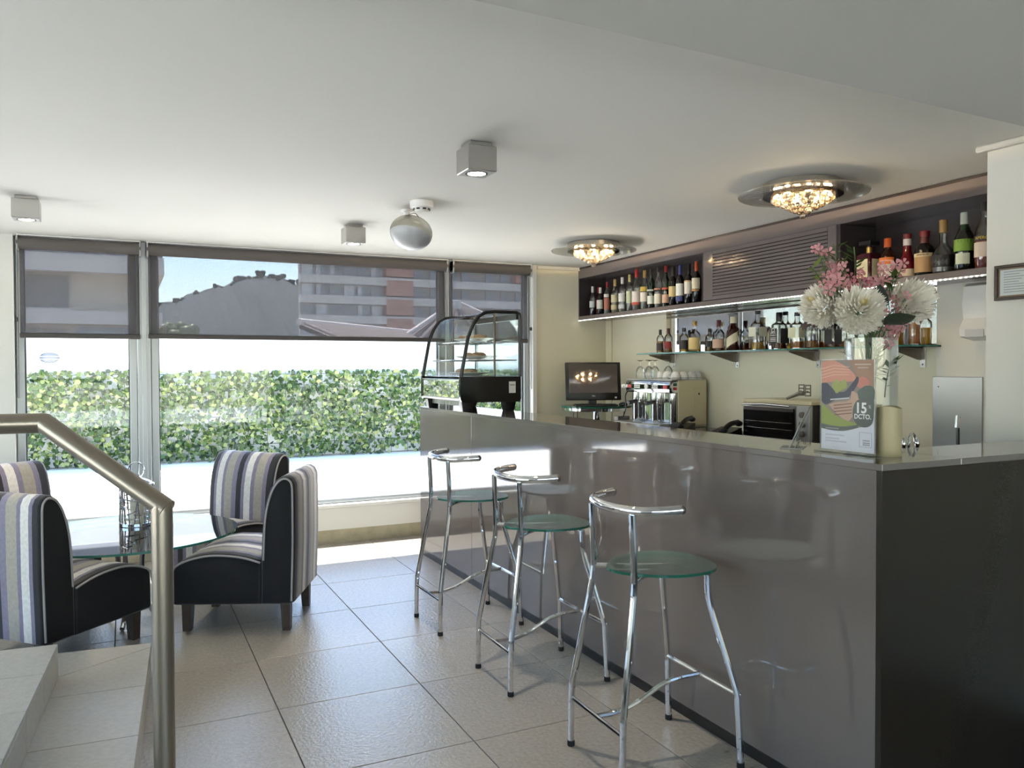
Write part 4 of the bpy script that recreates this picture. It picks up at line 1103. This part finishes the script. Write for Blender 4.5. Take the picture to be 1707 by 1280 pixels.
for y in (.17, .40):
    g = B().lathe([(.036, .215), (.036, .258)], 20, (-.035, y, 0)).lathe([(.03, .175), (.034, .18), (.034, .213), (.03, .215)], 20, (-.035, y, 0)).to('brew_group', M_chrome, em)
    B().tube([(-.06, y, .195), (-.11, y - .01, .19)], .006, 8).to('portafilter_arm', M_chrome, g)
    B().tube([(-.10, y - .008, .19), (-.19, y - .03, .178)], .015, 10).to('portafilter_handle', M_black, g)
    B().tube([(-.035, y, .175), (-.035, y, .155), (-.05, y, .145)], .006, 6).to('spout', M_chrome, g)
for y in (.05, .28, .53):
    B().lathe([(.035, .02), (.035, .256)], 16, (.0, y, 0)).to('front_column', M_chrome, em)
B().tube(smooth_path([(-.06, .575, .258), (-.075, .58, .22), (-.07, .585, .12), (-.10, .58, .05)], 5), .005, 6).to('steam_wand', M_black, em)
B().span((-.17, .0, .0), (.26, .60, .028), .004).to('drip_tray', M_steel, em)
B().span((-.16, .01, .028), (.0, .59, .031)).to('drip_grid', M_darksteel, em)
B().span((-.13, .60, .001), (-.02, .66, .06), .004).to('knock_box', M_darksteel, em)
# glasses and cups on the machine
M_thin = glass('thin_glass', (.97, .98, .98), .10)
ZM = ZK + .3585
gm = B().lathe([(.030, .0), (.034, .03), (.032, .07), (.018, .092), (.005, .10), (.005, .135), (.028, .145), (.030, .147)], 18).mesh('stem_glass', M_thin)
for k, (dx, dy) in enumerate(((.0, .47), (.01, .36), (.09, .40), (.12, .27), (.10, .50))):
    tag(inst('stem_glass', gm, None, (3.66 + dx - .01, 4.765 + dy, ZM)), ('leftmost upturned stemmed glass on the front edge of the espresso machine', 'upturned stemmed glass on the front edge nearest the cups', 'upturned stemmed glass in the middle of the espresso machine', 'upturned stemmed glass farthest right, behind the cups', 'upturned stemmed glass at the far back left of the machine')[k], 'glass', 'upturned glasses on the espresso machine')
M_cup = mat('white_china', rgb(222, 222, 224), .2)
M_band = mat('cup_grey_line', rgb(120, 118, 120), .3)
spots_c = [(.0, .02, 0), (.07, .02, 0), (.15, .02, 0), (.0, .12, 0), (.08, .11, 0), (.16, .10, 0), (.02, .22, 0), (.20, .03, 0)]
proto = None
CUPL = ['upturned white cup at the near front corner of the espresso machine', 'upturned white cup second from the front on the near edge of the machine', 'upturned white cup third from the front on the near edge of the machine',
        'upturned white cup at the front, second row of cups on the machine', 'upturned white cup in the middle of the second row on the machine', 'upturned white cup at the wall end of the second row',
        'upturned white cup at the front beside the stemmed glasses', 'upturned white cup at the near back corner by the wall']
for k, (dx, dy, _) in enumerate(spots_c):
    if proto is None:
        proto = thing('cup', 'x', 'cup')
        B().lathe([(.040, 0), (.041, .003), (.036, .03), (.026, .052), (.018, .058), (0, .058)], 20).to('bowl', M_cup, proto)
        B().lathe([(.0405, .008), (.0398, .012)], 20).to('line', M_band, proto)
        B().tube([(.036 + .018 * math.sin(a), 0, .028 + .016 * math.cos(a)) for a in [PI * i / 8 for i in range(9)]], .0035, 6).to('handle', M_cup, proto)
        o = proto
    else: o = copy_tree(proto)
    o.location = (3.66 + dx + .02, 4.765 + dy + .04, ZM); o.rotation_euler = (0, 0, 2.2 + k * .9)
    tag(o, CUPL[k], 'cup', 'cups on the espresso machine')
# toaster oven
to_ = thing('toaster_oven', 'steel framed toaster oven with dark glass door on the back counter', 'oven', (3.52, 3.37, ZK))
B().span((.015, .0, .012), (.33, .555, .245), .006).to('body', mat('oven_black_side', rgb(24, 22, 22), .5), to_)
for z in [.03 + k * .016 for k in range(12)]: B().span((.06, -.0015, z), (.28, .0, z + .006)).to('vent', M_black, to_)
B().span((.0, -.003, .225), (.335, .558, .248), .004).to('top_cover', M_escream, to_)
B().span((-.004, .10, .012), (.015, .555, .225), .003).to('front_frame', M_steel, to_)
dd = B().span((-.014, .115, .022), (-.004, .54, .20), .003).to('door', M_gloss_black, to_)
B().span((-.016, .12, .182), (-.013, .535, .205), .002).to('door_rail', M_chrome, dd)
B().tube([(-.035, .13, .215), (-.04, .33, .222), (-.035, .53, .215)], .007, 8).to('handle', M_chrome, dd)
for z in (.075, .115): B().tube([(-.0155, .13, z), (-.0155, .525, z)], .0018, 5).to('rack_line', M_chrome, dd)
B().span((-.012, .0, .012), (.015, .098, .225), .003).to('control_panel', M_steel, to_)
for z in (.06, .115, .17): B().lathe([(.018, 0), (.017, .014), (0, .015)], 16, (-.012, .05, z), M=Matrix.Rotation(-PI / 2, 3, 'Y')).to('knob', M_darksteel, to_)
for fx, fy in ((.05, .04), (.05, .5), (.28, .04), (.28, .5)): B().lathe([(.012, 0), (.012, .013)], 10, (fx, fy, 0)).to('foot', M_black, to_)
# tongs lying on the oven
for k, (yy_, lab) in enumerate(((.12, 'steel slotted spatula tongs lying on the toaster oven, front pair'),)):
    tg = thing('serving_tongs', lab, 'tongs', (3.60, 3.634, ZK + .2495))
    for q, (a, b_) in enumerate((((0, 0, .006), (.01, -.155, .052)), ((0, .006, .008), (.03, -.085, .054)))):
        arm = B().tube([a, b_], .006, 6).to('arm', M_darksteel, tg)
        v = Vector(b_); d_ = (Vector(b_) - Vector(a)).normalized()
        pl = B()
        for zz in (-.030, -.010, .010, .030): pl.box((0, 0, zz), (.034, .0025, .008))
        pl.box((-.014, 0, 0), (.007, .0025, .068)); pl.box((.014, 0, 0), (.007, .0025, .068))
        pl.to('slotted_blade', M_darksteel, arm, tuple(v + Vector((0, 0, .006))), (0, 0, -.78))
# telephones
def phone(x, y, rz, lab):
    t = thing('telephone', lab, 'telephone', (x, y, ZK), rz)
    B().rows([[(-.09, -.08, 0), (.09, -.08, 0), (.09, .08, 0), (-.09, .08, 0)], [(-.09, -.08, .02), (.085, -.08, .06), (.085, .08, .06), (-.09, .08, .02)]], True, 0, True, True).to('base', M_black, t)
    hs_ = B().tube(smooth_path([(-.07, -.055, .05), (.0, -.055, .085), (.08, -.055, .095)], 4), [.016] * 9, 10).to('handset', M_black, t)
    B().ball((-.075, -.055, .045), .024, 10, 8, sc=(1.2, 1, .8)).to('mouth_piece', M_black, hs_); B().ball((.085, -.055, .085), .024, 10, 8, sc=(1.2, 1, .8)).to('ear_piece', M_black, hs_)
    kp = B()
    for i in range(4):
        for j in range(3): kp.box((-.05 + i * .025, .0 + j * .022, .034 + i * .0055), (.016, .014, .006))
    kp.to('keypad', M_darksteel, t)
phone(3.46, 4.50, .4, 'black desk telephone beside the espresso machine')
phone(3.45, 4.03, .2, 'black desk telephone beside the toaster oven')
# monitor on a small glass table
mt = thing('side_table', 'small round glass table on a chrome pole in the corner', 'table', (3.63, 5.85, 0))
pl = [(.30 * math.cos(2 * PI * i / 48), .30 * math.sin(2 * PI * i / 48)) for i in range(48)]
B().prism(pl, .012, Matrix.Translation((0, 0, 1.038)), 1, 0).to('glass_top', [M_shelfglass, M_glassedge], mt)
B().lathe([(.29, 1.008), (.295, 1.012), (.295, 1.034), (.28, 1.038), (.28, 1.008)], 48).to('chrome_rim', M_chrome, mt)
B().tube([(0, 0, .02), (0, 0, 1.03)], .038, 20).to('pole', M_chrome, mt)
B().lathe([(.2, 0), (.2, .012), (.05, .03), (.038, .04)], 32).to('base', M_chrome, mt)
ZQ = 1.0505
mo = thing('monitor', 'black flat screen monitor standing on the small glass table', 'monitor', (3.60, 5.86, ZQ), math.radians(-21))
TL = math.radians(9)
def mpart(b, nm, m, par=mo):
    for v in b.bm.verts: v.co = Matrix.Translation((0, 0, .205)) @ Matrix.Rotation(-TL, 4, 'X') @ v.co
    return b.to(nm, m, par)
mpart(B().box((0, 0, 0), (.475, .03, .325), .006, 0, None, 2), 'bezel', M_black)
sc_ = mpart(B().box((0, -.0155, .022), (.418, .002, .248), .0005), 'screen', mat('dark_screen', rgb(112, 106, 102), .04, .45, .8))
me = text_mesh('DELL', .013, .0005); me.materials.append(M_white)
lo_ = inst('maker_mark', me, mo, (0, -.0, 0)); lo_.matrix_local = Matrix.Translation((0, 0, .205)) @ Matrix.Rotation(-TL, 4, 'X') @ Matrix.Translation((0, -.0165, -.128)) @ Matrix.Rotation(PI / 2, 4, 'X')
mpart(B().box((.19, -.0157, -.142), (.018, .001, .014)), 'sticker', M_white)
B().box((0, .03, .055), (.07, .03, .11), .004).to('stand_neck', M_black, mo)
B().box((0, .03, .006), (.19, .15, .012), .004).to('stand_foot', M_black, mo)
kb = thing('keyboard', 'dark computer keyboard in front of the monitor', 'keyboard', (3.52, 5.69, ZQ), math.radians(-21))
B().box((0, 0, .008), (.36, .11, .014), .003).to('case', M_black, kb)
ks = B()
for i in range(14):
    for j in range(4): ks.box((-.16 + i * .0245, -.036 + j * .024, .017), (.019, .018, .006), .001)
ks.to('keys', M_rubber, kb)
ms = thing('mouse', 'small black computer mouse beside the keyboard', 'mouse', (3.78, 5.67, ZQ), .3)
B().ball((0, 0, .008), .03, 14, 10, sc=(.9, 1.5, .75)).to('shell', M_black, ms)
for v in ms.children[0].data.vertices: v.co.z = max(v.co.z, .0005)
for k, (x, y, x2) in enumerate(((3.36, 5.76, 3.38), (3.42, 5.80, 3.45), (3.88, 5.80, 3.86), (3.70, 5.98, 3.71))):
    o = B().tube(smooth_path([(x, y, 1.05), (x - .01, y, .95), (x2, y + .01, .86), (x2 - .01, y, .4), (x2, y + .04, .02)], 4), .0035, 5).to('cable', M_black)
    tag(o, ('thin black cable hanging at the left edge of the small glass table', 'black cable hanging below the left half of the monitor', 'thin black cable hanging at the right edge of the small glass table', 'black cable hanging behind the chrome pole')[k], 'cable')
# steel splash panel, tap and dispenser
sp = thing('steel_panel', 'polished steel splash panel on the wall by the sink', 'panel', (WX(2.73, .031), 2.73, .92), RW)
B().span((-.006, -.145, .006), (0, .135, .398), .002).to('sheet', M_steel, sp); B().lathe([(.004, 0), (0, .002)], 8, (-.006, .10, .345), M=Matrix.Rotation(-PI / 2, 3, 'Y')).to('screw_hole', M_black, sp)
tp = thing('pull_down_tap', 'steel pull down kitchen tap in front of the steel panel', 'tap', (WX(2.60, .20), 2.60, ZK))
B().tube(smooth_path([(0, 0, .0), (0, 0, .12), (.0, .002, .18), (.004, -.002, .20)], 4), .0085, 10).to('hose', mat('tap_dark_hose', rgb(92, 90, 88), .35, .9), tp)
B().tube([(-.014, -.006, .145), (-.010, -.005, .205)], [.013, .010], 12).to('spray_head', M_chrome, tp)
B().lathe([(.022, 0), (.022, .01), (.012, .02)], 16).to('base', M_chrome, tp)
sk = thing('small_faucet', 'small chrome gooseneck faucet with two handles behind the counter end', 'tap', (2.52, 1.97, .0))
B().span((-.09, -.06, 0), (.09, .09, 1.02), .004).to('pedestal', M_steel, sk)
B().tube(smooth_path([(.015, 0, 1.02), (.015, 0, 1.10), (.022, 0, 1.126), (.035, 0, 1.132), (.046, 0, 1.122), (.048, 0, 1.10)], 5), .0045, 8).to('spout', M_chrome, sk)
for x in (-.04, -.012, .06): B().lathe([(.005, 1.02), (.006, 1.08), (.009, 1.09), (.006, 1.105), (.002, 1.115), (0, 1.116)], 12, (x, 0, 0)).to('handle', M_chrome, sk)
pd = thing('soap_dispenser', 'white curved wall dispenser half hidden by the near wall', 'dispenser', (WX(2.56, .031), 2.56, 1.50), RW)
B().prism([(0, 0), (-.10, .02), (-.105, .06), (-.075, .11), (-.085, .18), (-.075, .27), (-.05, .285), (0, .285)], .16, Matrix.Translation((0, -.08, 0)) @ Matrix(((1, 0, 0, 0), (0, 0, 1, 0), (0, 1, 0, 0), (0, 0, 0, 1)))).to('shell', M_white, pd)
B().span((-.106, -.05, .015), (-.100, .05, .055), .002).to('push_bar', mat('dispenser_grey', rgb(196, 196, 196), .3), pd)
# framed certificate on the near wall
cf = thing('picture_frame', 'dark framed certificate on the near wall at the right edge', 'picture', (3.184, 1.93, 1.635))
F0 = .145
for a, b_ in (((-.02, -F0, 0), (-.001, F0, .012)), ((-.02, -F0, .128), (-.001, F0, .14)), ((-.02, F0 - .012, .012), (-.001, F0, .128)), ((-.02, -F0, .012), (-.001, -F0 + .012, .128))):
    B().span(a, b_, .002).to('frame_bar', M_wood, cf)
B().span((-.008, -F0 + .012, .012), (-.004, F0 - .012, .128)).to('mat_board', mat('brown_inner_edge', rgb(140, 106, 80), .5), cf)
pg = B().span((-.0095, -F0 + .02, .019), (-.008, F0 - .02, .121)).to('paper', mat('certificate_paper', rgb(226, 226, 228), .6), cf)
M_ink = mat('faint_ink', rgb(150, 152, 160), .6)
r6 = random.Random(4)
for k in range(9):
    L_ = r6.uniform(.05, .18); B().box((-.0100, .115 - L_ / 2 - .005, .112 - k * .010), (.0006, L_, .0025)).to('print_line', M_ink, pg)
cv = B().span((-.0135, -F0 + .012, .012), (-.0125, F0 - .012, .128)).to('cover_glass', M_winglass, cf)
# ================================================================== ON THE COUNTER CORNER
M_acryl = glass('acrylic', (.97, .975, .975), .06)
M_acedge = glass('acrylic_edge', (.9, .92, .92), .12, .6, rgb(232, 236, 234))
def slab(a, b):
    q = B().span(a, b); q.bm.normal_update()
    d = [abs(b[i] - a[i]) for i in range(3)]; ax = d.index(min(d))
    for f in q.bm.faces: f.material_index = 0 if abs(f.normal[ax]) > .5 else 1
    return q
# promotional sign (A4 sheet in an acrylic holder) facing the room
sg = thing('counter_sign', 'acrylic stand with a food offer leaflet reading 15 percent discount on the counter corner', 'sign', (2.095, 1.855, ZTOP))
B().span((-.025, -.115, 0), (.022, .115, .006), .001).to('foot', M_acryl, sg)
slab((-.003, -.108, .006), (-.001, .108, .306)).to('front_pane', [M_acryl, M_acedge], sg, smooth=False)
slab((.002, -.108, .006), (.004, .108, .306)).to('rear_pane', [M_acryl, M_acedge], sg, smooth=False)
pp = B().span((-.0008, -.104, .010), (.0016, .104, .303)).to('leaflet', mat('leaflet_paper', rgb(226, 226, 236), .6), sg, smooth=False)
# printed picture; u runs left to right as read from the room, v upwards
def prn(nm, pts, c, lift):
    m_ = colmat('print', c, rough=.55)
    b = B(); vs = [(-.0009 - lift * .00009, .104 - u * .208, .010 + v * .293) for u, v in pts]
    b.quad(vs); return b.to(nm, m_, pp, smooth=False)
def curve(pts, n=5): return [(p.x, p.y) for p in smooth_path([(a, b, 0) for a, b in pts], n)]
edge = curve([(1, .38), (.96, .31), (.86, .275), (.75, .27), (.6, .24), (.42, .215), (.22, .215), (0, .23)])
prn('photo_ground', [(0, 1), (1, 1)] + edge, (140, 120, 108), 1)
prn('photo_table', [(.55, 1), (1, 1), (1, .62), (.78, .66)], (168, 128, 104), 2)
prn('salmon_slice', curve([(0, .98), (.2, 1.0), (.42, .95), (.62, .86), (.66, .78), (.5, .76), (.25, .76), (0, .74)]), (218, 150, 128), 3)
for k in range(4):
    prn('salmon_stripe', [(.0, .80 + k * .035), (.25, .84 + k * .035), (.55, .84 + k * .028), (.55, .835 + k * .028), (.25, .833 + k * .035), (.0, .792 + k * .035)], (238, 196, 172), 4)
prn('salmon_slice', curve([(.68, .76), (.78, .82), (.9, .78), (.9, .72), (.78, .69), (.68, .72)]), (206, 128, 112), 4)
prn('dark_wrap', curve([(0, .74), (.12, .74), (.25, .67), (.45, .65), (.62, .76), (.7, .82), (.72, .76), (.6, .64), (.5, .58), (.3, .56), (.1, .5), (0, .54)]), (66, 66, 78), 5)
prn('lettuce', curve([(.2, .72), (.3, .79), (.38, .75), (.46, .79), (.5, .70), (.38, .66), (.3, .63), (.24, .68)]), (166, 170, 92), 6)
prn('meat', curve([(.14, .5), (.3, .53), (.55, .56), (.6, .66), (.74, .60), (.72, .5), (.6, .37), (.5, .33), (.32, .4)]), (196, 160, 138), 6)
for k in range(4): prn('meat_fold', [(.25, .50 - k * .035), (.6, .53 - k * .035), (.6, .52 - k * .035), (.25, .487 - k * .035)], (126, 84, 70), 7)
prn('wrap_edge', [(.18, .565), (.55, .59), (.55, .575), (.18, .55)], (208, 206, 214), 7)
prn('green_cloth', curve([(0, .52), (.12, .46), (.3, .38), (.5, .335), (.72, .30), (.5, .27), (.25, .265), (0, .285)]), (146, 158, 78), 7)
prn('dark_leaves', curve([(.70, .66), (.85, .72), (1, .70), (1, .56), (.86, .55), (.72, .58)]), (84, 96, 84), 7)
prn('grey_band', [(0, .285)] + curve([(0, .285), (.25, .265), (.5, .27), (.72, .30)])[1:] + [(.72, .265)] + curve([(.72, .265), (.5, .225), (.25, .213), (0, .23)]), (96, 98, 92), 8)
prn('badge', curve([(1, .40), (1, .58), (.86, .59), (.70, .56), (.62, .47), (.63, .36), (.72, .29), (.86, .275), (.96, .31), (1, .40)]), (88, 92, 84), 9)
def ptext(s, u, v, size, c, lift=10):
    me = text_mesh(s, size, .0001, bold=size * .028); me.materials.append(colmat('ink', c, rough=.5))
    inst('lettering', me, pp, (-.0009 - lift * .00012, .104 - u * .208, .010 + v * .293), (PI / 2, 0, -PI / 2))
ptext('15', .77, .475, .046, (240, 240, 238)); ptext('%', .93, .495, .014, (170, 172, 168)); ptext('DCTO.', .80, .385, .021, (226, 226, 222))
for (u, v, L_, c) in ((.80, .95, .30, (206, 190, 176)), (.80, .915, .2, (196, 176, 160)), (.22, .238, .26, (150, 152, 148))):
    prn('small_print', [(u - L_ / 2, v + .006), (u + L_ / 2, v + .006), (u + L_ / 2, v - .006), (u - L_ / 2, v - .006)], c, 10)
for k, (u0, u1, v) in enumerate(((.08, .46, .165), (.08, .36, .125), (.08, .50, .095), (.1, .6, .035))):
    prn('small_print', [(u0, v + .008), (u1, v + .008), (u1, v - .008), (u0, v - .008)] if k < 3 else [(u0, v + .001), (u1, v + .001), (u1, v - .001), (u0, v - .001)], (196, 196, 206), 3)
bx0, bx1, by0, by1 = .74, .965, .06, .215
for a in (((bx0, by0), (bx1, by0 + .003)), ((bx0, by1), (bx1, by1 + .003)), ((bx0, by0), (bx0 + .006, by1)), ((bx1 - .006, by0), (bx1, by1))):
    (u0, v0), (u1, v1) = a; prn('box_line', [(u0, v0), (u1, v0), (u1, v1), (u0, v1)], (120, 120, 128), 3)
for v in (.13, .105, .085): prn('small_print', [(.80, v + .006), (.93, v + .006), (.93, v - .006), (.80, v - .006)], (150, 150, 158), 3)
# leaning acrylic leaflet holder
ah = thing('leaflet_holder', 'empty clear acrylic leaflet holder leaning on the counter', 'holder', (2.10, 2.10, ZTOP), math.radians(38))
slab((-.06, -.045, 0), (.06, .03, .003)).to('foot', [M_acryl, M_acedge], ah, smooth=False)
b = slab((-.055, -.0015, 0), (.055, .0015, .15)).to('panel', [M_acryl, M_acedge], ah, (0, .0, .003), (math.radians(24), 0, 0), smooth=False)
slab((-.055, -.018, 0), (.055, -.016, .03)).to('pocket_lip', [M_acryl, M_acedge], ah, (0, 0, .003), (math.radians(24), 0, 0), smooth=False)
# candle
cd = thing('pillar_candle', 'thick ivory pillar candle beside the vase', 'candle', (2.165, 1.755, ZTOP))
M_wax = mat('ivory_wax', rgb(178, 166, 130), .45, noise=(10, .05))
wv_ = []
for i in range(32):
    a = 2 * PI * i / 32
    wv_.append((.0385 * math.cos(a), .0385 * math.sin(a), .153 + .004 * math.sin(2 * a + .6)))
B().rows([[(p[0] * .97, p[1] * .97, 0) for p in wv_], [(p[0], p[1], .004) for p in wv_], wv_, [(p[0] * .86, p[1] * .86, p[2] + .001) for p in wv_], [(p[0] * .78, p[1] * .78, .142) for p in wv_]], True, 0, True, True).to('wax', M_wax, cd)
B().tube([(0, 0, .142), (.001, 0, .155)], .0015, 5).to('wick', M_black, cd)
# vase
VX, VY = 2.238, 1.885
vs_ = thing('glass_vase', 'tall clear cylinder vase holding the bouquet', 'vase', (VX, VY, ZTOP))
B().lathe([(.080, 0), (.083, .004), (.083, .375), (.081, .377), (.079, .375), (.079, .012), (0, .010)], 40).to('cylinder', glass('vase_glass', (.97, .98, .975), .085), vs_)
ZV = ZTOP + .36
# white chrysanthemums
M_petal = leafmat('white_petal', rgb(250, 246, 236), .25)
M_petalc = leafmat('cream_petal', rgb(226, 212, 160), .3)
M_stem = mat('green_stem', rgb(70, 92, 48), .6)
M_leafd = mat('dark_green_leaf', rgb(26, 40, 24), .35)
M_leafg = leafmat('fresh_leaf', rgb(64, 88, 40), .2)
M_pink = leafmat('pink_petal', rgb(214, 152, 158), .35)
M_pinkd = leafmat('rose_petal', rgb(186, 110, 122), .3)
def mum(c, R, axis, lab, seed):
    rg = random.Random(seed)
    t = thing('chrysanthemum', lab, 'flower', c, 0, 'white chrysanthemums in the vase')
    ax = Vector(axis).normalized(); q = ax.to_track_quat('Z', 'Y').to_matrix()
    bo, bi = B(), B()
    for ring in range(14):
        th = math.radians(5 + ring * 9.5); n_ = max(5, int(30 * math.sin(th)) + 3)
        for k in range(n_):
            a = 2 * PI * k / n_ + ring * .7 + rg.uniform(-.1, .1)
            Lr = R * rg.uniform(.80, 1.06); w_ = R * .17
            d = Vector((math.sin(th) * math.cos(a), math.sin(th) * math.sin(a), math.cos(th)))
            sd_ = Vector((-math.sin(a), math.cos(a), 0)); up_ = d.cross(sd_)
            rows = []
            for s_, ww, cu_ in ((.35, .35, 0), (.6, .8, .02), (.82, 1.0, .07), (.95, .5, .20)):
                p = d * (Lr * s_) + Vector((0, 0, 1)) * (cu_ * R * 1.2)
                rows.append([q @ (p - sd_ * w_ * ww * .5 + d * .004), q @ (p - d * .004), q @ (p + sd_ * w_ * ww * .5 + d * .004)])
            (bi if ring < 1 else bo).rows(rows, closed=False)
    bo.to('outer_petals', M_petal, t); bi.to('centre_petals', M_petalc, t)
    g = Vector((VX, VY, ZTOP + .05)) - Vector(c)
    rim = Vector((VX + (c[0] - VX) * .25, VY + (c[1] - VY) * .25, ZV)) - Vector(c)
    B().tube(smooth_path([tuple(-ax * R * .1), tuple(rim), tuple(g)], 5), .004, 6).to('stem', M_stem, t)
    return t
def fp(x, y, Y): return (x, Y, y)
mum((2.115, 1.83, 1.545), .082, (-.55, -.75, .35), 'big white chrysanthemum in the middle front of the bouquet', 1)
mum((2.075, 1.93, 1.565), .075, (-.9, -.1, .3), 'white chrysanthemum at the left of the bouquet, turned sideways', 2)
mum((2.375, 1.85, 1.58), .080, (.45, -.6, .5), 'white chrysanthemum at the right of the bouquet', 3)
# pink sprays
petal5 = None
def spray(tips, lab, seed, col=M_pink):
    rg = random.Random(seed)
    base = Vector((VX + rg.uniform(-.03, .03), VY + rg.uniform(-.03, .03), ZTOP + .06))
    t = thing('pink_blossom_spray', lab, 'flower', tuple(base), 0, 'pink blossom sprays in the vase')
    mid = Vector((VX, VY, ZV)) + (Vector(tips[0]) - Vector((VX, VY, ZV))) * .15
    main = [base - base, mid - base, Vector(tips[0]) - base]
    B().tube(smooth_path([tuple(p) for p in main], 6), .0022, 5).to('stem', M_stem, t)
    for k, tp_ in enumerate(tips):
        tv = Vector(tp_) - base
        if k: B().tube([tuple((Vector(tips[0]) - base) * .86), tuple(tv)], .0015, 4).to('twig', M_stem, t)
        b = B()
        nrm = (Vector((-tp_[0], -tp_[1], .2)).normalized() + Vector((rg.uniform(-.6, .6), rg.uniform(-.6, .6), rg.uniform(-.2, .6)))).normalized()
        qm = nrm.to_track_quat('Z', 'Y').to_matrix(); S = rg.uniform(.014, .02)
        for j in range(5):
            a = 2 * PI * j / 5
            pts = []
            for rr_, da in ((.15, 0), (.6, -.45), (1.0, -.3), (1.05, 0), (1.0, .3), (.6, .45)):
                pts.append(tv + qm @ Vector((S * rr_ * math.cos(a + da), S * rr_ * math.sin(a + da), S * .3 * rr_)))
            b.quad([tuple(p) for p in pts])
        b.to('blossom', col, t, smooth=False)
    return t
rg = random.Random(21)
def cl(x, y, z, n, s): return [(x, y, z)] + [(x + rg.gauss(0, s), y + rg.gauss(0, s), z + rg.gauss(0, s)) for _ in range(n - 1)]
spray(cl(2.09, 1.90, 1.665, 8, .022), 'pink blossoms above the front white flower', 1)
spray(cl(2.045, 1.87, 1.63, 9, .022), 'pink blossoms at the upper left of the bouquet', 2)
spray(cl(2.10, 1.88, 1.705, 6, .016), 'pink blossom spike leaning up left of centre', 3)
spray(cl(2.055, 1.93, 1.75, 5, .014), 'pink blossom tip rising highest at the left', 4)
spray(cl(2.13, 1.86, 1.62, 9, .025), 'rosy blossoms between the white flowers', 5, M_pinkd)
spray(cl(2.27, 1.88, 1.655, 9, .022), 'pink blossoms at the top right of centre', 6)
spray(cl(2.33, 1.87, 1.70, 5, .016), 'pink blossom tip at the upper right', 7)
spray(cl(2.30, 1.84, 1.565, 7, .026), 'pink blossoms beside the right white flower', 8)
spray(cl(2.26, 1.82, 1.49, 6, .022), 'pink blossoms hanging over the right rim of the vase', 9)
spray(cl(2.50, 1.88, 1.60, 4, .016), 'small pink blossom twig reaching far right', 10, M_pinkd)
spray(cl(2.185, 1.80, 1.555, 5, .014), 'pink blossoms at the right side of the big white flower', 11)
spray(cl(2.23, 1.85, 1.45, 5, .018), 'pale pink blossoms just inside the vase rim', 12)
def leaf(c, L_, W_, dirv, nrm, lab, m_):
    t = thing('leaf', lab, 'leaf', c, 0, 'leaves in the bouquet')
    d = Vector(dirv).normalized(); n_ = Vector(nrm); n_ = (n_ - d * n_.dot(d)).normalized(); s_ = d.cross(n_)
    rows = []
    for u, w_ in ((0, .05), (.15, .55), (.4, 1), (.65, .85), (.85, .45), (1, .04)):
        p = d * (u * L_) - n_ * (.15 * L_ * u * u)
        rows.append([tuple(p - s_ * W_ * w_ + n_ * .006), tuple(p), tuple(p + s_ * W_ * w_ + n_ * .006)])
    B().rows(rows, closed=False).to('blade', m_, t)
    B().tube([(0, 0, 0), tuple(Vector((VX, VY, ZV - .05)) - Vector(c))], .0025, 5).to('stalk', M_stem, t)
leaf((2.20, 1.83, 1.54), .10, .032, (.10, -.05, .9), (-.5, -.8, .1), 'large dark green leaf standing between the white flowers', M_leafd)
leaf((2.19, 1.80, 1.505), .13, .03, (.75, -.2, .25), (-.2, -.6, .7), 'large dark green leaf lying below the right white flower', M_leafd)
# feathery greens inside the vase and at its sides
def greens(c, n, lab, seed, spread, hgt, m_):
    rg = random.Random(seed)
    t = thing('green_sprig', lab, 'sprig', c, 0, 'green sprigs in the vase')
    B().tube(smooth_path([(0, 0, 0), (rg.uniform(-.01, .01), 0, hgt * .5), (spread[0], spread[1], hgt)], 5), .002, 5).to('stem', M_stem, t)
    for k in range(n):
        f_ = .3 + .7 * k / n; a = rg.uniform(0, 2 * PI)
        p = Vector((spread[0] * f_ * f_, spread[1] * f_ * f_, hgt * f_)); d = Vector((math.cos(a), math.sin(a), rg.uniform(.2, .9))).normalized(); L_ = rg.uniform(.03, .06)
        s_ = d.cross(Vector((0, 0, 1))).normalized() * .0105
        b = B(); b.rows([[tuple(p), tuple(p)], [tuple(p + d * L_ * .5 - s_), tuple(p + d * L_ * .5 + s_)], [tuple(p + d * L_), tuple(p + d * L_ * 1.01)]], closed=False).to('leaflet', m_, t)
greens((2.21, 1.92, ZTOP + .20), 12, 'green leafy sprig inside the vase on the left', 1, (-.02, .0), .13, M_leafg)
greens((2.25, 1.84, ZTOP + .18), 14, 'green lobed sprig inside the vase on the right', 2, (.02, -.01), .12, M_leafg)
greens((2.24, 1.87, ZTOP + .19), 12, 'green sprig in the middle of the vase', 3, (.0, .0), .16, M_leafg)
greens((2.08, 1.94, 1.60), 8, 'thin green sprig sticking out at the far left', 4, (-.06, .0), .10, leafmat('lime_leaf', rgb(130, 150, 80), .4))
greens((2.10, 1.90, 1.66), 8, 'thin green sprig rising at the upper left', 5, (-.02, .0), .11, MATS.get('x') or M_leafg)
greens((2.14, 1.87, 1.64), 7, 'thin green sprig rising in the middle of the bouquet', 6, (.0, .0), .12, M_leafg)
greens((2.30, 1.86, 1.60), 8, 'green sprig under the upper right blossoms', 7, (.03, .0), .09, M_leafg)
